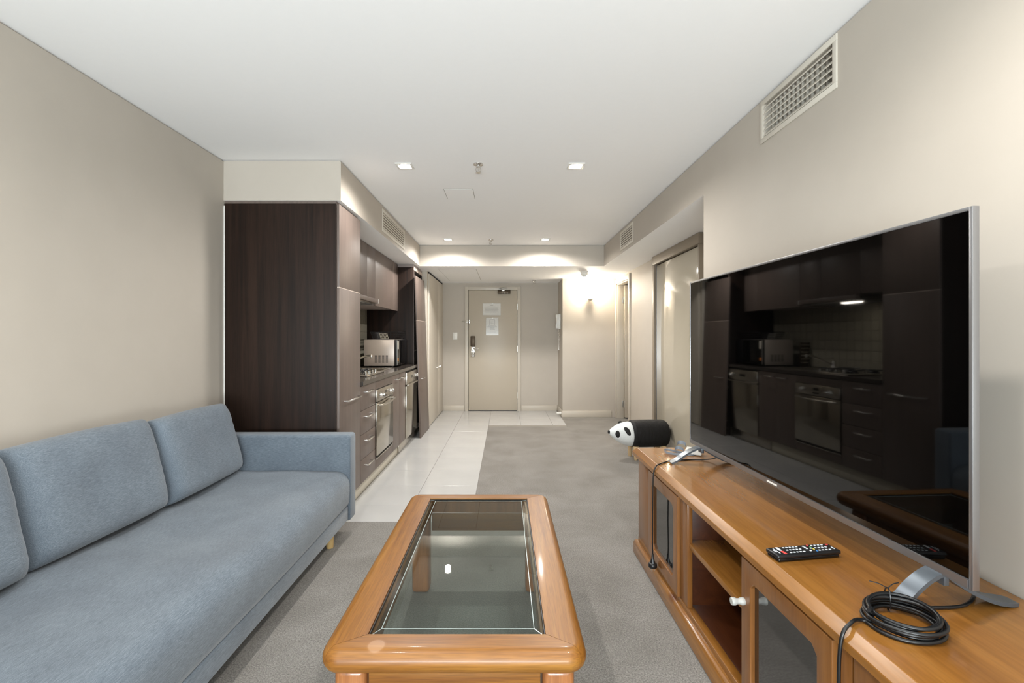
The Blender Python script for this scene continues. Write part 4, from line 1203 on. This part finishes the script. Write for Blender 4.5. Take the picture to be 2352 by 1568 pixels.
# dark tall cabinet with its door off its hinges, leaning on the front
tc = thing('tall_cabinet', 'dark wenge tall cabinet with its door leaning against the front', 'cabinet', (-1.41, 6.14, 0))
obj('side_panel', MB().box(KW+.004, KF-.038, Y_TL, Y_TL+.02, 0, 2.098, .001), 'wenge', tc)
obj('side_panel', MB().box(KW+.004, KF-.038, 6.41, 6.43, 0, 2.098, .001), 'wenge', tc)
obj('back_panel', MB().box(KW+.004, KW+.015, Y_TL+.02, 6.41, .08, 2.06), 'taupe_inner', tc, smooth=None)
obj('top_panel', MB().box(KW+.004, KF-.040, Y_TL+.02, 6.41, 2.062, 2.098), 'taupe_inner', tc, smooth=None)
obj('edge_strip', MB().box(KF-.0385, KF-.034, Y_TL, 6.43, 2.064, 2.098), 'taupe_edge', tc, smooth=None)
obj('edge_strip', MB().box(KF-.0385, KF-.034, Y_TL, Y_TL+.02, .0, 2.064), 'taupe_front', tc, smooth=None)
obj('bottom_panel', MB().box(KW+.004, KF-.040, Y_TL+.02, 6.41, .06, .08), 'taupe_inner', tc, smooth=None)
for z in (.55, 1.05, 1.55): obj('shelf', MB().box(KW+.015, KF-.10, Y_TL+.02, 6.41, z, z+.018), 'taupe_inner', tc, smooth=None)
obj('filler_strip', MB().box(KW+.004, KF-.036, Y_TL+.004, 6.43, 2.100, ZS-.003), 'taupe_inner', tc, smooth=None)
lean = math.radians(1.9)
M = Matrix.Translation((-1.024, 0, .002)) @ Matrix.Rotation(-lean, 4, 'Y')
dA = obj('leaning_door', MB().box(-.018, 0, 5.79, 6.41, 0, 1.438, .0012, 2, M), 'taupe_front', tc)
dA['label'] = 'tall taupe door panel off its hinges'
obj('leaning_door', MB().box(-.018, 0, 5.79, 6.41, 1.4425, 1.985, .0012, 2, M), 'taupe_front', tc)
obj('edge_strip', MB().box(-.017, -.0004, 5.791, 6.409, 1.4382, 1.4423, 0, 2, M), 'taupe_edge', tc, smooth=None)
hb = MB().tube([(-.002, 5.87, .72), (.030, 5.87, .72), (.034, 5.88, .72), (.034, 6.02, .72), (.030, 6.03, .72), (-.002, 6.03, .72)], .0058, 8)
bmesh.ops.transform(hb.bm, matrix=M, verts=hb.bm.verts)
obj('handle', hb, 'chrome', dA, smooth=50)

# microwave, wire basket, dark tray
mw = thing('microwave', 'silver microwave with black door turned towards the room', 'microwave', (-1.39, 5.56, wz1))
mx0, mx1, my0, my1, mz0, mz1 = -1.575, -1.235, 5.30, 5.82, wz1+.014, 1.206
obj('body', MB().box(mx0, mx1, my0, my1, mz0, mz1, .004), 'microwave_silver', mw)
obj('front_frame', MB().box(mx1, mx1+.026, my0, my1, mz0, mz1, .004), 'black_plastic', mw)
obj('door', MB().box(mx1+.026, mx1+.034, my0+.006, my1-.13, mz0+.008, mz1-.006, .003), 'black_gloss', mw)
obj('control_panel', MB().box(mx1+.026, mx1+.033, my1-.126, my1-.004, mz0+.008, mz1-.006, .002), 'black_plastic', mw)
obj('energy_label', MB().box(mx1+.034, mx1+.0346, my0+.012, my0+.055, 1.10, 1.19), 'paper', mw, smooth=None)
obj('orange_label', MB().box(mx1+.034, mx1+.0346, my0+.010, my0+.05, .965, 1.0), 'orange_label', mw, smooth=None)
obj('door_edge', MB().box(mx1+.027, mx1+.0335, my0+.001, my0+.006, mz0+.008, mz1-.006), 'satin_nickel', mw, smooth=None)
sl = None
for c in range(4):
    for r in range(8):
        x, z = -1.443 + c*.041, .957 + r*.0104
        if sl is None: sl = o = obj('vent_slot', MB().box(-.013, .013, -.0006, .001, -.0026, .0026), 'dark_gap', mw, local=True, smooth=None)
        else: o = sl.copy(); COL.objects.link(o)
        o.location = (x+1.39, my0-5.56, z-wz1)
for x in (mx0+.03, mx1-.03):
    for y in (my0+.04, my1-.04): obj('foot', MB().cyl((x, y, wz1), (x, y, mz0+.002), .014, n=12), 'black_plastic', mw)
bk = thing('wire_basket', 'black wire dish basket standing on the microwave', 'basket', (-1.37, 5.56, mz1))
bx0, bx1, by0, by1, bz0, bz1 = -1.53, -1.215, 5.38, 5.78, mz1+.004, mz1+.088
mb = MB()
def rect(e_, z, r=.0028): mb.tube([(bx0+e_, by0+e_, z), (bx1-e_, by0+e_, z), (bx1-e_, by1-e_, z), (bx0+e_, by1-e_, z)], r, 6, True)
rect(0, bz1, .0036); rect(.028, bz0)
obj('rim', mb, 'black_plastic', bk)
mb = MB()
for i in range(15):
    t = i/14
    x = lerp(bx0, bx1, t); xb = lerp(bx0+.028, bx1-.028, t)
    mb.tube([(x, by0, bz1), (xb, by0+.028, bz0), (xb, by1-.028, bz0), (x, by1, bz1)], .0017, 5)
for i in range(13):
    t = (i+.5)/13
    y = lerp(by0, by1, t); yb = lerp(by0+.028, by1-.028, t)
    mb.tube([(bx0, y, bz1), (bx0+.028, yb, bz0), (bx1-.028, yb, bz0), (bx1, y, bz1)], .0017, 5)
for z in (.03, .058):
    e_ = .028*(1-z/.084); rect(e_, bz0+z, .0016)
obj('wires', mb, 'black_plastic', bk)
mb = MB()
for i in range(7): mb.tube([(-1.41+.014*i, by0+.020, bz0+.004), (-1.425+.014*i, by0+.004, bz1-.014)], .0022, 5)
for z in (.01, .03, .05, .068): mb.tube([(-1.41-.0028*z/.014, by0+.018-.2*z, bz0+z), (-1.325-.0028*z/.014, by0+.018-.2*z, bz0+z)], .0018, 5)
obj('cutlery_holder', mb, 'satin_nickel', bk)
tr = thing('drying_rack', 'dark slatted rack standing against the splashback behind the microwave', 'rack', (-1.66, 5.20, wz1))
obj('frame', MB().box(-1.70, -1.59, 5.20, 5.215, wz1, 1.175, .003), 'dark_bronze', tr)
for z in (.94, .98, 1.02, 1.06, 1.10, 1.14): obj('slat', MB().box(-1.692, -1.594, 5.190, 5.200, z, z+.016, .002), 'steel', tr)
